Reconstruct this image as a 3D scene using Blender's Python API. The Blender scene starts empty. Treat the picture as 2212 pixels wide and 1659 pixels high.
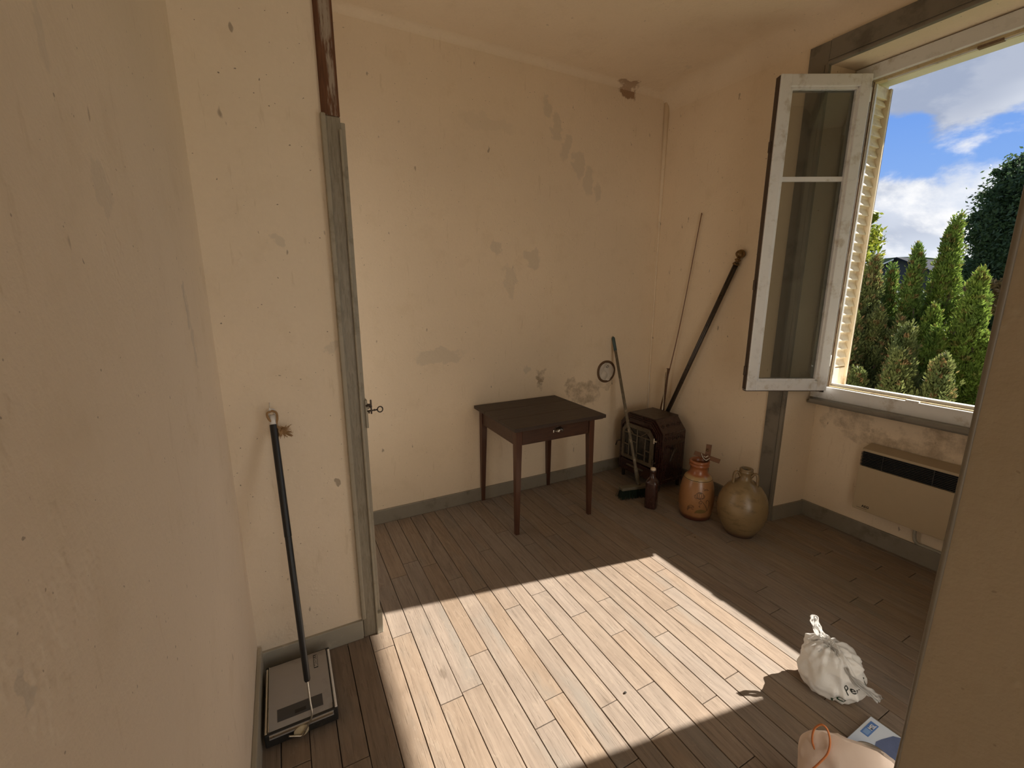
import bpy, bmesh, math, random
import numpy as np
from mathutils import Vector, Matrix, noise
from mathutils.bvhtree import BVHTree
random.seed(7); RNG = np.random.default_rng(11)
R = math.radians
S = bpy.context.scene
COL = S.collection

# ------------------------------------------------------------------ camera
cd = bpy.data.cameras.new('camera'); cam = bpy.data.objects.new('camera', cd); COL.objects.link(cam)
cd.sensor_width = 36; cd.lens = 950.03 / 2212 * 36; cd.clip_start = .02; cd.clip_end = 3000
yaw, pit, rol = 0.48107, 0.20988, -0.00108
fw = Vector((math.sin(yaw)*math.cos(pit), math.cos(yaw)*math.cos(pit), -math.sin(pit)))
rt = Vector((math.cos(yaw), -math.sin(yaw), 0)); up = rt.cross(fw)
r2 = math.cos(rol)*rt + math.sin(rol)*up; u2 = -math.sin(rol)*rt + math.cos(rol)*up
m = Matrix((r2, u2, -fw)).transposed().to_4x4(); m.translation = (0, 0, 1.55)
cam.matrix_world = m; S.camera = cam

# ------------------------------------------------------------------ colour management, light
S.view_settings.view_transform = 'Standard'; S.view_settings.look = 'None'
S.view_settings.gamma = 1; S.view_settings.use_curve_mapping = False
S.view_settings.exposure = 0.0
S.cycles.max_bounces = 9; S.cycles.diffuse_bounces = 6; S.cycles.glossy_bounces = 4
S.cycles.transmission_bounces = 8; S.cycles.transparent_max_bounces = 16
S.cycles.use_adaptive_sampling = True; S.cycles.adaptive_threshold = .02
S.cycles.caustics_reflective = False; S.cycles.caustics_refractive = False
S.cycles.sample_clamp_indirect = 6

SUN_DIR = Vector((-1, .17, -.784)).normalized()
sl = bpy.data.lights.new('sun', 'SUN'); so = bpy.data.objects.new('sun', sl); COL.objects.link(so)
sl.energy = 13.5; sl.angle = R(.55); sl.color = (1, .93, .83)
so.rotation_euler = SUN_DIR.to_track_quat('-Z', 'Y').to_euler(); so.location = (12, -2, 9)
# added fill lamp in the facade opening of the unseen rear room
al = bpy.data.lights.new('rear_fill_light', 'AREA'); ao = bpy.data.objects.new('rear_fill_light', al)
COL.objects.link(ao); al.shape = 'RECTANGLE'; al.size = 1.7; al.size_y = 1.2; al.energy = 2; al.color = (1, .96, .88)
ao.location = (3.13, -1.1, 1.75); ao.rotation_euler = (0, R(90), 0)

# added fill lamp at the hidden left end of the alcove behind the partition
bl = bpy.data.lights.new('alcove_fill_light', 'AREA'); bo = bpy.data.objects.new('alcove_fill_light', bl)
COL.objects.link(bo); bl.shape = 'RECTANGLE'; bl.size = 1.9; bl.size_y = .7; bl.energy = 3.6; bl.color = (1, .95, .87)
bo.location = (-.20, 2.38, 1.25); bo.rotation_euler = (0, R(-90), 0)

# added fill lamp before the end wall of the unseen rear room
el_ = bpy.data.lights.new('rear_end_fill_light', 'AREA'); eo = bpy.data.objects.new('rear_end_fill_light', el_)
COL.objects.link(eo); el_.shape = 'RECTANGLE'; el_.size = 1.2; el_.size_y = 1.5; el_.energy = 15; el_.color = (1, .96, .88)
eo.location = (.35, -2.97, 1.15); eo.rotation_euler = (R(90), 0, 0)

# added fill lamp in the near wall gap, right of the doorway edge
nl = bpy.data.lights.new('near_wall_fill_light', 'AREA'); no = bpy.data.objects.new('near_wall_fill_light', nl)
COL.objects.link(no); nl.shape = 'RECTANGLE'; nl.size = .82; nl.size_y = 1.95; nl.energy = 5.5; nl.color = (1, .93, .80)
no.location = (1.45, .10, 1.05); no.rotation_euler = (R(90), 0, 0)

# ------------------------------------------------------------------ node helpers
class N:
    def __init__(s, tree): s.t = tree; s.n = tree.nodes; s.l = tree.links
    def new(s, kind, **kw):
        n = s.n.new(kind)
        for k, v in kw.items(): setattr(n, k, v)
        return n
    def put(s, sock, v):
        if v is None: return
        if isinstance(v, bpy.types.NodeSocket): s.l.new(v, sock)
        else:
            if sock.type == 'RGBA' and len(v) == 3: v = (*v, 1)
            sock.default_value = v
    def math(s, op, a, b=0., c=None, clamp=False):
        n = s.new('ShaderNodeMath', operation=op, use_clamp=clamp)
        s.put(n.inputs[0], a); s.put(n.inputs[1], b)
        if c is not None: s.put(n.inputs[2], c)
        return n.outputs[0]
    def vmath(s, op, a, b=(0, 0, 0)):
        n = s.new('ShaderNodeVectorMath', operation=op); s.put(n.inputs[0], a); s.put(n.inputs[1], b)
        return n.outputs['Value'] if op in ('LENGTH', 'DOT_PRODUCT', 'DISTANCE') else n.outputs[0]
    def mix(s, f, a, b, mode='MIX'):
        n = s.new('ShaderNodeMix', data_type='RGBA', blend_type=mode)
        s.put(n.inputs[0], f); s.put(n.inputs[6], a); s.put(n.inputs[7], b); return n.outputs[2]
    def noise(s, vec, scale, detail=3, rough=.55, dist=0., out='Fac'):
        n = s.new('ShaderNodeTexNoise'); s.put(n.inputs['Vector'], vec); n.inputs['Scale'].default_value = scale
        n.inputs['Detail'].default_value = detail; n.inputs['Roughness'].default_value = rough
        n.inputs['Distortion'].default_value = dist; return n.outputs[out]
    def ramp(s, f, *stops):
        n = s.new('ShaderNodeValToRGB'); s.put(n.inputs[0], f); e = n.color_ramp.elements
        while len(e) < len(stops): e.new(.5)
        for el, (p, c) in zip(e, stops):
            el.position = p; el.color = (c, c, c, 1) if not hasattr(c, '__len__') else (*c, 1)[:4]
        return n.outputs[0]
    def step(s, f, a, b):
        n = s.new('ShaderNodeMapRange'); s.put(n.inputs[0], f); n.inputs[1].default_value = a; n.inputs[2].default_value = b
        n.interpolation_type = 'SMOOTHSTEP'; return n.outputs[0]
    def mapping(s, vec, scale=(1, 1, 1), loc=(0, 0, 0), rot=(0, 0, 0)):
        n = s.new('ShaderNodeMapping'); s.put(n.inputs[0], vec); n.inputs['Scale'].default_value = scale
        s.put(n.inputs['Location'], loc); n.inputs['Rotation'].default_value = rot; return n.outputs[0]
    def bump(s, h, strength=.3, dist=.002, normal=None):
        n = s.new('ShaderNodeBump'); s.put(n.inputs['Height'], h); n.inputs['Strength'].default_value = strength
        n.inputs['Distance'].default_value = dist
        if normal is not None: s.put(n.inputs['Normal'], normal)
        return n.outputs[0]
    def obj(s): return s.new('ShaderNodeTexCoord').outputs['Object']
    def rnd(s): return s.new('ShaderNodeObjectInfo').outputs['Random']

def mat(name):
    m = bpy.data.materials.new(name); m.use_nodes = True; g = N(m.node_tree)
    b = g.n['Principled BSDF']
    def p(**kw):
        for k, v in kw.items():
            g.put(b.inputs[{'col': 'Base Color', 'rough': 'Roughness', 'metal': 'Metallic', 'nor': 'Normal', 'coat': 'Coat Weight',
                            'spec': 'Specular IOR Level', 'trans': 'Transmission Weight', 'coatr': 'Coat Roughness',
                            'alpha': 'Alpha', 'sheen': 'Sheen Weight'}[k]], v)
    return m, g, p

def simple(name, col, rough=.5, metal=0, var=.12, vscale=30, bump=.15, coat=0, spec=.5, dark=None, dscale=8):
    """one colour with fine mottling, optional worn or dirty blotches and slight relief"""
    m, g, p = mat(name); o = g.obj()
    n = g.noise(o, vscale, 4)
    c = g.mix(n, tuple(x*(1-var) for x in col), tuple(min(1, x*(1+var)) for x in col))
    if dark is not None:
        c = g.mix(g.step(g.noise(o, dscale, 5, .65), .52, .7), c, dark)
    p(col=c, rough=g.math('MULTIPLY_ADD', n, .25, rough-.12, clamp=True), metal=metal, coat=coat, spec=spec)
    if bump: p(nor=g.bump(g.noise(o, vscale*4, 2), bump, .0008))
    return m

def blot(g, pos, lst, warp=.03, wscale=9):
    """irregular blotches: list of (centre, radii, strength) -> 0..1 mask"""
    w = g.vmath('SUBTRACT', g.noise(pos, wscale, 4, .6, out='Color'), (.5, .5, .5))
    s = g.new('ShaderNodeVectorMath', operation='SCALE'); g.put(s.inputs[0], w); s.inputs[3].default_value = warp*6
    q = g.vmath('ADD', pos, s.outputs[0]); tot = None
    for c, r, k in lst:
        d = g.vmath('LENGTH', g.vmath('DIVIDE', g.vmath('SUBTRACT', q, c), r))
        f = g.math('MULTIPLY', g.step(d, 1.1, .75), k)
        tot = f if tot is None else g.math('MAXIMUM', tot, f)
    return tot

def plaster(name, base, patches=(), grime=(), rust=(), streak=None, specks=1.):
    m, g, p = mat(name); o = g.new('ShaderNodeNewGeometry').outputs['Position']
    big = g.noise(o, 1.1, 4, .6); mid = g.noise(o, 6, 5, .65); fine = g.noise(o, 70, 3, .6)
    lo = tuple(x*.86 for x in base); c = g.mix(big, lo, tuple(min(1, x*1.08) for x in base))
    c = g.mix(g.math('MULTIPLY', g.step(mid, .5, .75), .28), c, (base[0]*.78, base[1]*.74, base[2]*.66))
    c = g.mix(g.math('MULTIPLY', fine, .16), c, tuple(x*.6 for x in base))
    # brush marks running down the wall, small knocks and fly specks
    v = g.noise(g.mapping(o, (9, 9, 1.3)), 3.2, 4, .7)
    c = g.mix(g.math('MULTIPLY', g.step(v, .62, .7), .22*specks), c, (base[0]*.6, base[1]*.55, base[2]*.45))
    sp = g.step(g.noise(g.mapping(o, (1, 1, .45)), 24, 2, .5), .74, .78)
    c = g.mix(g.math('MULTIPLY', sp, .55*specks), c, (.14, .1, .065))
    sp2 = g.step(g.noise(o, 95, 1, .4), .77, .8)
    c = g.mix(g.math('MULTIPLY', sp2, .7*specks), c, (.1, .07, .05))
    if patches: c = g.mix(blot(g, o, patches, .03), c, (base[0]*.74, base[1]*.76, base[2]*.78))
    if grime:
        gm = g.math('MULTIPLY', blot(g, o, grime, .05, 7), g.step(g.noise(o, 13, 7, .72), .30, .72))
        c = g.mix(g.math('MULTIPLY', gm, .8), c, (.21, .14, .075))
    if rust: c = g.mix(blot(g, o, rust, .03, 12), c, (.26, .13, .05))
    h = g.math('ADD', g.math('MULTIPLY', mid, .7), g.math('MULTIPLY', fine, .3))
    h = g.math('ADD', h, g.math('MULTIPLY', g.step(g.noise(o, 3.4, 5, .7), .6, .66), .35))
    p(col=c, rough=.82, spec=.25, nor=g.bump(h, .5, .006))
    return m

# ------------------------------------------------------------------ world
w = bpy.data.worlds.new('sky'); S.world = w; w.use_nodes = True; g = N(w.node_tree)
bg = g.n['Background']; d = g.new('ShaderNodeTexCoord').outputs['Generated']
sx = g.new('ShaderNodeSeparateXYZ'); g.put(sx.inputs[0], d)
el = sx.outputs[2]
blue = g.ramp(g.math('MAXIMUM', el, 0), (0., (.50, .66, .92)), (.1, (.30, .50, .90)), (.35, (.12, .30, .82)), (1, (.06, .17, .6)))
q = g.mapping(d, (1, 1, 2.1), (3.13, 1.7, .35))
base = g.noise(q, 3.1, 9, .56, .25)
low = g.step(el, .24, .05)                        # cumulus thins out towards the zenith side, haze bank towards the horizon
band = g.ramp(g.math('MAXIMUM', el, 0), (0, .55), (.07, .42), (.13, .60), (.165, .58), (.20, .40), (.235, .44), (.28, .66), (.45, .6), (.8, .5), (1, .5))
cov = g.math('ADD', base, g.math('MULTIPLY_ADD', band, .5, -.25))
cl = g.step(cov, .47, .56)
lit = g.noise(g.mapping(d, (1, 1, 2.1), (3.17, 1.66, .31)), 3.1, 9, .56, .25)
shade = g.step(g.math('SUBTRACT', base, lit), -.05, .06)
thick = g.step(g.noise(q, 1.7, 4, .5), .42, .62)
grey = g.mix(thick, (.78, .83, .93), (.37, .43, .57))
white = g.mix(shade, grey, (1.02, 1.02, 1.03))
upper = g.step(el, .17, .27)
white = g.mix(g.math('MULTIPLY', upper, .85), white, grey)
sky = g.mix(cl, blue, white)
hz = g.step(el, .10, .0)
sky = g.mix(g.math('MULTIPLY', hz, .55), sky, (.78, .86, .97))
gnd = g.step(el, .0, -.03)
sky = g.mix(gnd, sky, (.12, .115, .085))
g.put(bg.inputs[0], sky); bg.inputs[1].default_value = 1.0

# ------------------------------------------------------------------ geometry helpers
def link(o, parent=None):
    COL.objects.link(o)
    if parent is not None: o.parent = parent
    return o
def tag(o, label=None, cat=None, group=None, kind=None):
    if label: o['label'] = label
    if cat: o['category'] = cat
    if group: o['group'] = group
    if kind: o['kind'] = kind
    return o
def empty(name, loc, label, cat, rz=0., group=None):
    o = bpy.data.objects.new(name, None); o.empty_display_size = .05; o.location = loc; o.rotation_euler = (0, 0, rz)
    return tag(link(o), label, cat, group)
def obj(name, bm, m=None, parent=None, smooth=False, auto=None, kind=None, loc=None, rot=None):
    me = bpy.data.meshes.new(name); bmesh.ops.recalc_face_normals(bm, faces=bm.faces[:])
    if smooth or auto is not None:
        for f in bm.faces: f.smooth = True
        if auto is not None:
            for e in bm.edges:
                if len(e.link_faces) == 2 and e.calc_face_angle(0) > auto: e.smooth = False
    bm.to_mesh(me); bm.free()
    for mm in (m if isinstance(m, (list, tuple)) else [m]):
        if mm: me.materials.append(mm)
    o = link(bpy.data.objects.new(name, me), parent)
    if kind: o['kind'] = kind
    if loc is not None: o.location = loc
    if rot is not None: o.rotation_euler = rot
    return o
def B(): return bmesh.new()
def box(bm, a, b, bev=0., mi=0, M=None, seg=1):
    r = bmesh.ops.create_cube(bm, size=1); vs = r['verts']
    a, b = Vector(a), Vector(b); c = (a+b)/2; s = b-a
    for v in vs: v.co = Vector((v.co.x*s.x, v.co.y*s.y, v.co.z*s.z)) + c
    fs = set(f for v in vs for f in v.link_faces)
    for f in fs: f.material_index = mi
    if bev:
        es = list({e for v in vs for e in v.link_edges})
        rr = bmesh.ops.bevel(bm, geom=es, offset=bev, segments=seg, affect='EDGES', profile=.6)
        for f in rr['faces']: f.material_index = mi
        vs = list({v for f in rr['faces'] for v in f.verts} | {v for v in vs if v.is_valid})
    if M is not None:
        for v in set(vs): v.co = M @ v.co
    return vs
def prism(bm, pts, d, axis='y', at=0., mi=0):
    """extrude a 2D outline (list of (u,v)) by d along an axis"""
    def P(u, v, t):
        return {'y': (u, t, v), 'x': (t, u, v), 'z': (u, v, t)}[axis]
    a = [bm.verts.new(P(u, v, at)) for u, v in pts]; b = [bm.verts.new(P(u, v, at+d)) for u, v in pts]
    n = len(pts); fs = [bm.faces.new(a), bm.faces.new(b[::-1])]
    for i in range(n): fs.append(bm.faces.new((a[i], b[i], b[(i+1) % n], a[(i+1) % n])))
    for f in fs: f.material_index = mi
    return a+b
def tube(bm, pts, r, seg=10, cap=True, mi=0):
    pts = [Vector(p) for p in pts]; n = len(pts); rr = r if hasattr(r, '__len__') else [r]*n
    rings = []; prev = None
    for i, p in enumerate(pts):
        t = (pts[min(i+1, n-1)] - pts[max(i-1, 0)]).normalized()
        if prev is None: nrm = t.orthogonal().normalized()
        else: nrm = (prev - t*prev.dot(t)).normalized()
        prev = nrm; bn = t.cross(nrm)
        rings.append([bm.verts.new(p + rr[i]*(math.cos(2*math.pi*k/seg)*nrm + math.sin(2*math.pi*k/seg)*bn)) for k in range(seg)])
    for i in range(n-1):
        for k in range(seg):
            bm.faces.new((rings[i][k], rings[i][(k+1) % seg], rings[i+1][(k+1) % seg], rings[i+1][k])).material_index = mi
    if cap: bm.faces.new(rings[0][::-1]).material_index = mi; bm.faces.new(rings[-1]).material_index = mi
def lathe(bm, prof, seg=40, c=(0, 0, 0), cap=True, mi=0):
    rings = []
    for r, z in prof:
        rings.append([bm.verts.new((c[0]+r*math.cos(2*math.pi*k/seg), c[1]+r*math.sin(2*math.pi*k/seg), c[2]+z)) for k in range(seg)])
    for i in range(len(rings)-1):
        for k in range(seg):
            bm.faces.new((rings[i][k], rings[i][(k+1) % seg], rings[i+1][(k+1) % seg], rings[i+1][k])).material_index = mi
    if cap: bm.faces.new(rings[0][::-1]); bm.faces.new(rings[-1])
def spline(pts, n=8):
    """Catmull-Rom"""
    P = [Vector(p) for p in pts]; P = [2*P[0]-P[1]] + P + [2*P[-1]-P[-2]]; out = []
    for i in range(1, len(P)-2):
        a, b, c, d_ = P[i-1:i+3]
        for k in range(n):
            t = k/n; out.append(.5*((2*b) + (c-a)*t + (2*a-5*b+4*c-d_)*t*t + (3*b-a-3*c+d_)*t**3))
    out.append(P[-2]); return out
def text_mesh(s, size, extrude=.0004, bold=0.):
    cu = bpy.data.curves.new('lettering', 'FONT'); cu.body = s; cu.size = size; cu.extrude = extrude; cu.offset = bold
    cu.align_x = 'LEFT'; o = bpy.data.objects.new('lettering', cu); COL.objects.link(o)
    dg = bpy.context.evaluated_depsgraph_get(); me = bpy.data.meshes.new_from_object(o.evaluated_get(dg))
    bpy.data.objects.remove(o); bpy.data.curves.remove(cu); return me

# ------------------------------------------------------------------ materials
CREAM = (.86, .72, .54)
m_back = plaster('plaster_back', CREAM,
    patches=[((1.37, 2.84, 1.85), (.06, .3, .05), .6), ((1.65, 2.84, 1.77), (.09, .3, .06), .6), ((.93, 2.84, 1.11), (.17, .3, .05), .65),
             ((1.60, 2.84, .96), (.04, .3, .03), .7), ((1.47, 2.84, 1.62), (.05, .3, .12), .45), ((1.82, 2.84, 2.66), (.05, .3, .10), .6),
             ((1.92, 2.84, 2.55), (.05, .3, .10), .6), ((2.02, 2.84, 2.44), (.05, .3, .10), .6), ((2.12, 2.84, 2.34), (.05, .3, .10), .6),
             ((1.74, 2.84, 2.76), (.04, .3, .08), .6), ((1.30, 2.84, 2.60), (.22, .3, .05), .25), ((2.2, 2.84, 2.26), (.03, .3, .07), .6)],
    grime=[((2.14, 2.84, .73), (.16, .3, .10), .85), ((1.71, 2.84, .88), (.03, .3, .09), .95), ((2.05, 2.84, .80), (.07, .3, .08), .8), ((2.26, 2.84, .66), (.10, .3, .05), .7),
           ((2.37, 2.84, .80), (.14, .3, .05), .5)],
    rust=[((2.45, 2.84, 3.0), (.09, .3, .055), .8)])
m_right = plaster('plaster_right', CREAM,
    grime=[((3.145, 1.40, .74), (.3, .14, .05), .7), ((3.145, 1.15, .66), (.3, .26, .06), .75), ((3.145, .86, .74), (.3, .25, .06), .8), ((3.145, 1.52, .72), (.3, .05, .09), .6),
           ((3.145, 1.05, .70), (.3, .2, .05), .6)])
m_left = plaster('plaster_left', (.86, .75, .61), specks=.7,
    patches=[((-.21, 1.42, 1.52), (.3, .02, .06), .8), ((-.21, .885, 1.7), (.3, .05, .03), .4), ((-.21, .78, 1.85), (.3, .03, .04), .4), ((-.21, .44, 1.24), (.3, .012, .03), .8), ((-.21, 1.45, 1.44), (.3, .012, .09), .6)])
m_part = plaster('plaster_partition', (.88, .765, .61),
    patches=[((.02, 1.85, 1.74), (.025, .3, .035), .6), ((.17, 1.85, 1.34), (.03, .3, .03), .6)])
m_near = plaster('plaster_near', (.46, .395, .30), specks=.4)  # same plaster darkened, standing in for the dim light on the near wall
m_ceil = plaster('plaster_ceiling', (.86, .72, .54), specks=.5, rust=[((2.44, 2.80, 3.04), (.1, .035, .3), .6)],
    patches=[((2.64, 2.45, 3.04), (.04, .02, .3), .4)])
m_outw = simple('outside_render', (.80, .76, .68), .85, var=.08, vscale=12)
m_grey = simple('grey_paint', (.205, .182, .145), .42, var=.08, vscale=14, dark=(.12, .105, .08), dscale=5)
m_skirt = simple('grey_skirting_paint', (.25, .225, .178), .5, var=.1, vscale=16, dark=(.17, .145, .105), dscale=6)
m_skirt2 = simple('worn_skirting_paint', (.37, .345, .28), .55, var=.1, vscale=12, dark=(.5, .45, .36), dscale=7)
m_post = simple('post_paint', (.34, .305, .235), .45, var=.12, vscale=20, dark=(.24, .21, .15), dscale=9)
m_pvc = simple('white_pvc', (.80, .80, .79), .3, var=.04, vscale=20, dark=(.58, .54, .47), dscale=11, bump=.05)
m_pvcd = simple('yellowed_pvc', (.60, .48, .27), .45, var=.15, vscale=25, dark=(.3, .2, .1), dscale=9)
m_shut = simple('shutter_cream', (.80, .70, .52), .5, var=.06, vscale=18, dark=(.55, .42, .27), dscale=7)
m_rust = simple('rusty_edge', (.20, .125, .075), .7, var=.3, vscale=40, dark=(.42, .34, .25), dscale=10)
m_seal = simple('brown_seal', (.07, .045, .03), .6, var=.3)
m_black = simple('black_plastic', (.012, .012, .012), .35, var=.2, bump=.05)
m_rub = simple('black_rubber', (.018, .017, .015), .6, var=.3, dark=(.05, .04, .03))
m_dark = simple('dark_gap', (.02, .015, .01), .9, bump=0)
m_chr = simple('bright_metal', (.62, .58, .5), .3, 1., var=.1)
m_iron = simple('old_iron', (.07, .055, .045), .45, .7, var=.3, dark=(.15, .08, .04))

def wood(name, c1, c2, scale=1., rough=.45, axis=1, coat=0., streak=.5, gap=None, per=.0):
    m, g, p = mat(name); o = g.obj()
    off = g.new('ShaderNodeCombineXYZ')
    for i in range(3): g.put(off.inputs[i], g.math('MULTIPLY', g.rnd(), 13.7*(i+1)))
    q = g.vmath('ADD', o, off.outputs[0])
    sc = [9., 9., 9.]; sc[axis] = .9
    ws = g.noise(g.mapping(q, tuple(v*.35 for v in sc)), 2.2*scale, 3, .5, .6)
    ring = g.math('SINE', g.math('MULTIPLY', ws, 70))
    fib = g.noise(g.mapping(q, tuple(v*5 if i != axis else v*2 for i, v in enumerate(sc))), 2.5*scale, 4, .65)
    blob = g.noise(q, 5*scale, 4, .6)
    f = g.math('MULTIPLY_ADD', ring, .13*streak, g.math('MULTIPLY_ADD', fib, .75*streak, g.math('MULTIPLY_ADD', blob, .5, -.12)))
    f = g.math('SUBTRACT', f, .18*streak, clamp=True)
    c = g.mix(f, c1, c2)
    if per:
        r = g.new('ShaderNodeTexWhiteNoise', noise_dimensions='1D'); g.put(r.inputs['W'], g.math('MULTIPLY', g.rnd(), 91.))
        v = g.math('MULTIPLY_ADD', r.outputs[0], per*2, 1-per)
        hs = g.new('ShaderNodeHueSaturation'); g.put(hs.inputs['Color'], c); g.put(hs.inputs['Value'], v)
        r2_ = g.new('ShaderNodeTexWhiteNoise', noise_dimensions='1D'); g.put(r2_.inputs['W'], g.math('MULTIPLY', g.rnd(), 37.))
        g.put(hs.inputs['Saturation'], g.math('MULTIPLY_ADD', r2_.outputs[0], .3, .82)); c = hs.outputs[0]
    p(col=c, rough=g.math('MULTIPLY_ADD', fib, .3, rough-.12), coat=coat, spec=.35,
      nor=g.bump(g.math('ADD', fib, g.math('MULTIPLY', ring, .15)), .22, .001))
    return m, g, p, c, q, fib

m_floor, g, p, c, q, fib = wood('oak_floor', (.30, .230, .172), (.13, .093, .066), 1., .62, 1, 0, .8, per=.045)
knot = g.step(g.noise(g.mapping(q, (6, 1.6, 6)), 1.7, 3, .5, .8), .71, .79)
grey_s = g.step(g.noise(g.mapping(q, (3, .8, 3)), 2.3, 4, .6), .50, .72)
c = g.mix(g.math('MULTIPLY', grey_s, .5), c, (.20, .185, .16)); c = g.mix(g.math('MULTIPLY', knot, .6), c, (.12, .09, .065))
wp = g.new('ShaderNodeNewGeometry').outputs['Position']
pores = g.step(g.noise(g.mapping(q, (160, 9, 160)), 1., 3, .7), .54, .70); c = g.mix(g.math('MULTIPLY', pores, .42), c, (.10, .07, .05))
flk = g.step(g.noise(g.mapping(q, (40, 14, 40)), 1., 4, .75, 1.5), .56, .66); c = g.mix(g.math('MULTIPLY', flk, .30), c, (.36, .29, .22))
dirt = g.step(g.noise(wp, 2.3, 6, .7), .5, .75)
c = g.mix(g.math('MULTIPLY', dirt, .22), c, (.16, .12, .085)); p(col=c, nor=g.bump(g.math('SUBTRACT', fib, pores), .35, .0012))
m_table = wood('dark_walnut', (.085, .042, .026), (.03, .015, .010), 1.5, .38, 0, .15, .8)[0]
m_tleg = wood('dark_walnut_leg', (.105, .045, .026), (.035, .016, .010), 1.5, .36, 2, .15, .8)[0]
m_top = wood('table_top_wood', (.056, .037, .026), (.024, .015, .011), 1.2, .48, 0, .05, .9)[0]
m_rawwood, g, p, c, q, fib = wood('stripped_wood', (.17, .075, .035), (.055, .022, .012), 2, .7, 2, 0, 1)
pw = g.step(g.noise(g.mapping(q, (14, 14, 1.6)), 2.2, 5, .75), .42, .56); sepn = g.new('ShaderNodeSeparateXYZ'); g.put(sepn.inputs[0], g.obj())
mid = g.math('MULTIPLY', g.step(sepn.outputs[0], .213, .222), g.step(sepn.outputs[0], .257, .248))
p(col=g.mix(g.math('MULTIPLY', pw, g.math('MULTIPLY', mid, .85)), c, (.42, .36, .29)))

# ------------------------------------------------------------------ the room
XL, YB, XW, XR, XO, ZC = -.214, 2.84, 2.86, 3.145, 3.40, 3.04
def struct(name, bm, m, parent=None, **k):
    o = obj(name, bm, m, parent, **k)
    if parent is None: o['kind'] = 'structure'
    return o
# floor: dark bed and single oak planks with joints where they show
bm = B(); box(bm, (XL-.1, -3.0, -.12), (XR+.06, YB+.1, -.021)); floor = struct('floor', bm, m_dark)
seams = [-.235, -.142, -.052, .038, .126, .22, .31, .398, .49, .58, .671, .758, .846, .932, 1.012, 1.106, 1.2, 1.287, 1.371, 1.459, 1.545, 1.638, 1.725,
         1.81, 1.893, 1.98, 2.07, 2.17, 2.256, 2.34, 2.42, 2.51, 2.6, 2.676, 2.76, 2.845, 2.93, 3.02, 3.1, 3.18]
joints = {.22: [1.735], .398: [2.202], .58: [2.228], .671: [1.108], .932: [1.438, 1.063], 1.106: [1.508, 1.058], 1.2: [1.325, .682], 1.287: [1.534, .897],
          1.371: [1.227], 1.459: [.93], 1.545: [1.327], 1.638: [1.439], 1.725: [1.573], 1.81: [1.772, .553], 1.893: [1.639], 1.98: [1.495, 1.074],
          2.07: [1.207], 2.17: [.897], 2.256: [1.27], 2.34: [1.585, .691], 2.51: [.87], 2.6: [1.024], .126: [1.2], .31: [.93], .49: [1.37], .758: [1.9], .846: [.86]}
jr = random.Random(5)
def plank(x0, x1, y0, y1):
    bm = B(); L = y1-y0; W_ = x1-x0; gx = jr.uniform(.0009, .0019); gy = .0014
    vs = box(bm, (-W_/2+gx, -L/2+gy, -.02), (W_/2-gx, L/2-gy, 0), .0012)
    o = obj('plank', bm, m_floor, floor, loc=((x0+x1)/2, (y0+y1)/2, jr.uniform(-.0008, .0004)))
for i in range(len(seams)-1):
    x0, x1 = seams[i], seams[i+1]; js = sorted(joints.get(x0, []))
    ylo = -.25 if x0 < .76 else .12
    cuts = [ylo]; y = js[0] if js else jr.uniform(.3, 2.3)
    allj = set(js); 
    if not js: allj.add(y)
    hi = max(allj); lo = min(allj)
    if YB-hi > .95: allj.add(hi+jr.uniform(.75, .95))
    if lo-ylo > 1.1: allj.add(lo-jr.uniform(.7, .95))
    cs = [ylo]+sorted(allj)+[YB-.003]
    for a, b in zip(cs[:-1], cs[1:]):
        if b-a > .06: plank(x0, min(x1, XR-.002), a, b)
bm = B(); box(bm, (XL, -3.0, -.02), (XR, -.252, -.001)); box(bm, (.76, -.25, -.02), (XR, .118, -.001)); obj('rear_boarding', bm, m_floor, floor)

# walls
bm = B(); box(bm, (XL-.15, YB, -.1), (XO, YB+.2, ZC+.15)); struct('wall_back', bm, m_back)
bm = B(); box(bm, (XL-.15, -3.0, -.1), (XL, YB, ZC+.1)); struct('wall_left', bm, m_left)
bm = B()
prism(bm, [(XW, 1.632), (XR, 1.594), (XO, 1.594), (XO, YB), (XW, YB)], ZC+.2, 'z', -.1); prism(bm, [(XW, -.1), (XO, -.1), (XO, .406), (XR, .406), (XW, .368)], ZC+.2, 'z', -.1); box(bm, (XW, .36, 2.78), (XO, 1.64, ZC+.1))
box(bm, (XR, .4, -.1), (XO, 1.6, .86)); struct('wall_right', bm, m_right)
bm = B(); box(bm, (XL, 1.85, -.02), (.2, 1.93, ZC+.05)); struct('wall_partition', bm, m_part)
bm = B(); box(bm, (.75, -.02, -.02), (.87, .2, ZC+.05)); box(bm, (.87, .08, -.02), (1.02, .2, ZC+.05)); box(bm, (1.88, .08, -.02), (XW, .2, ZC+.05)); box(bm, (1.02, .08, 2.06), (1.88, .2, ZC+.05)); struct('wall_near', bm, m_near)  # doorway gap cut for the added fill lamp
bm = B()   # rear room shell behind the camera, wide opening added for sun fill
for a, b in (((XL-.15, -3.1, -.1), (XO, -3.0, 3.1)), ((XR, -3.0, -.1), (XO, -2.8, 3.1)), ((XR, -.3, -.1), (XO, -.1, 3.1)), ((XR, -2.8, -.1), (XO, -.3, .0)), ((XR, -2.8, 2.65), (XO, -.3, 3.1))):
    box(bm, a, b)
struct('wall_rear_room', bm, m_near)
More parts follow.
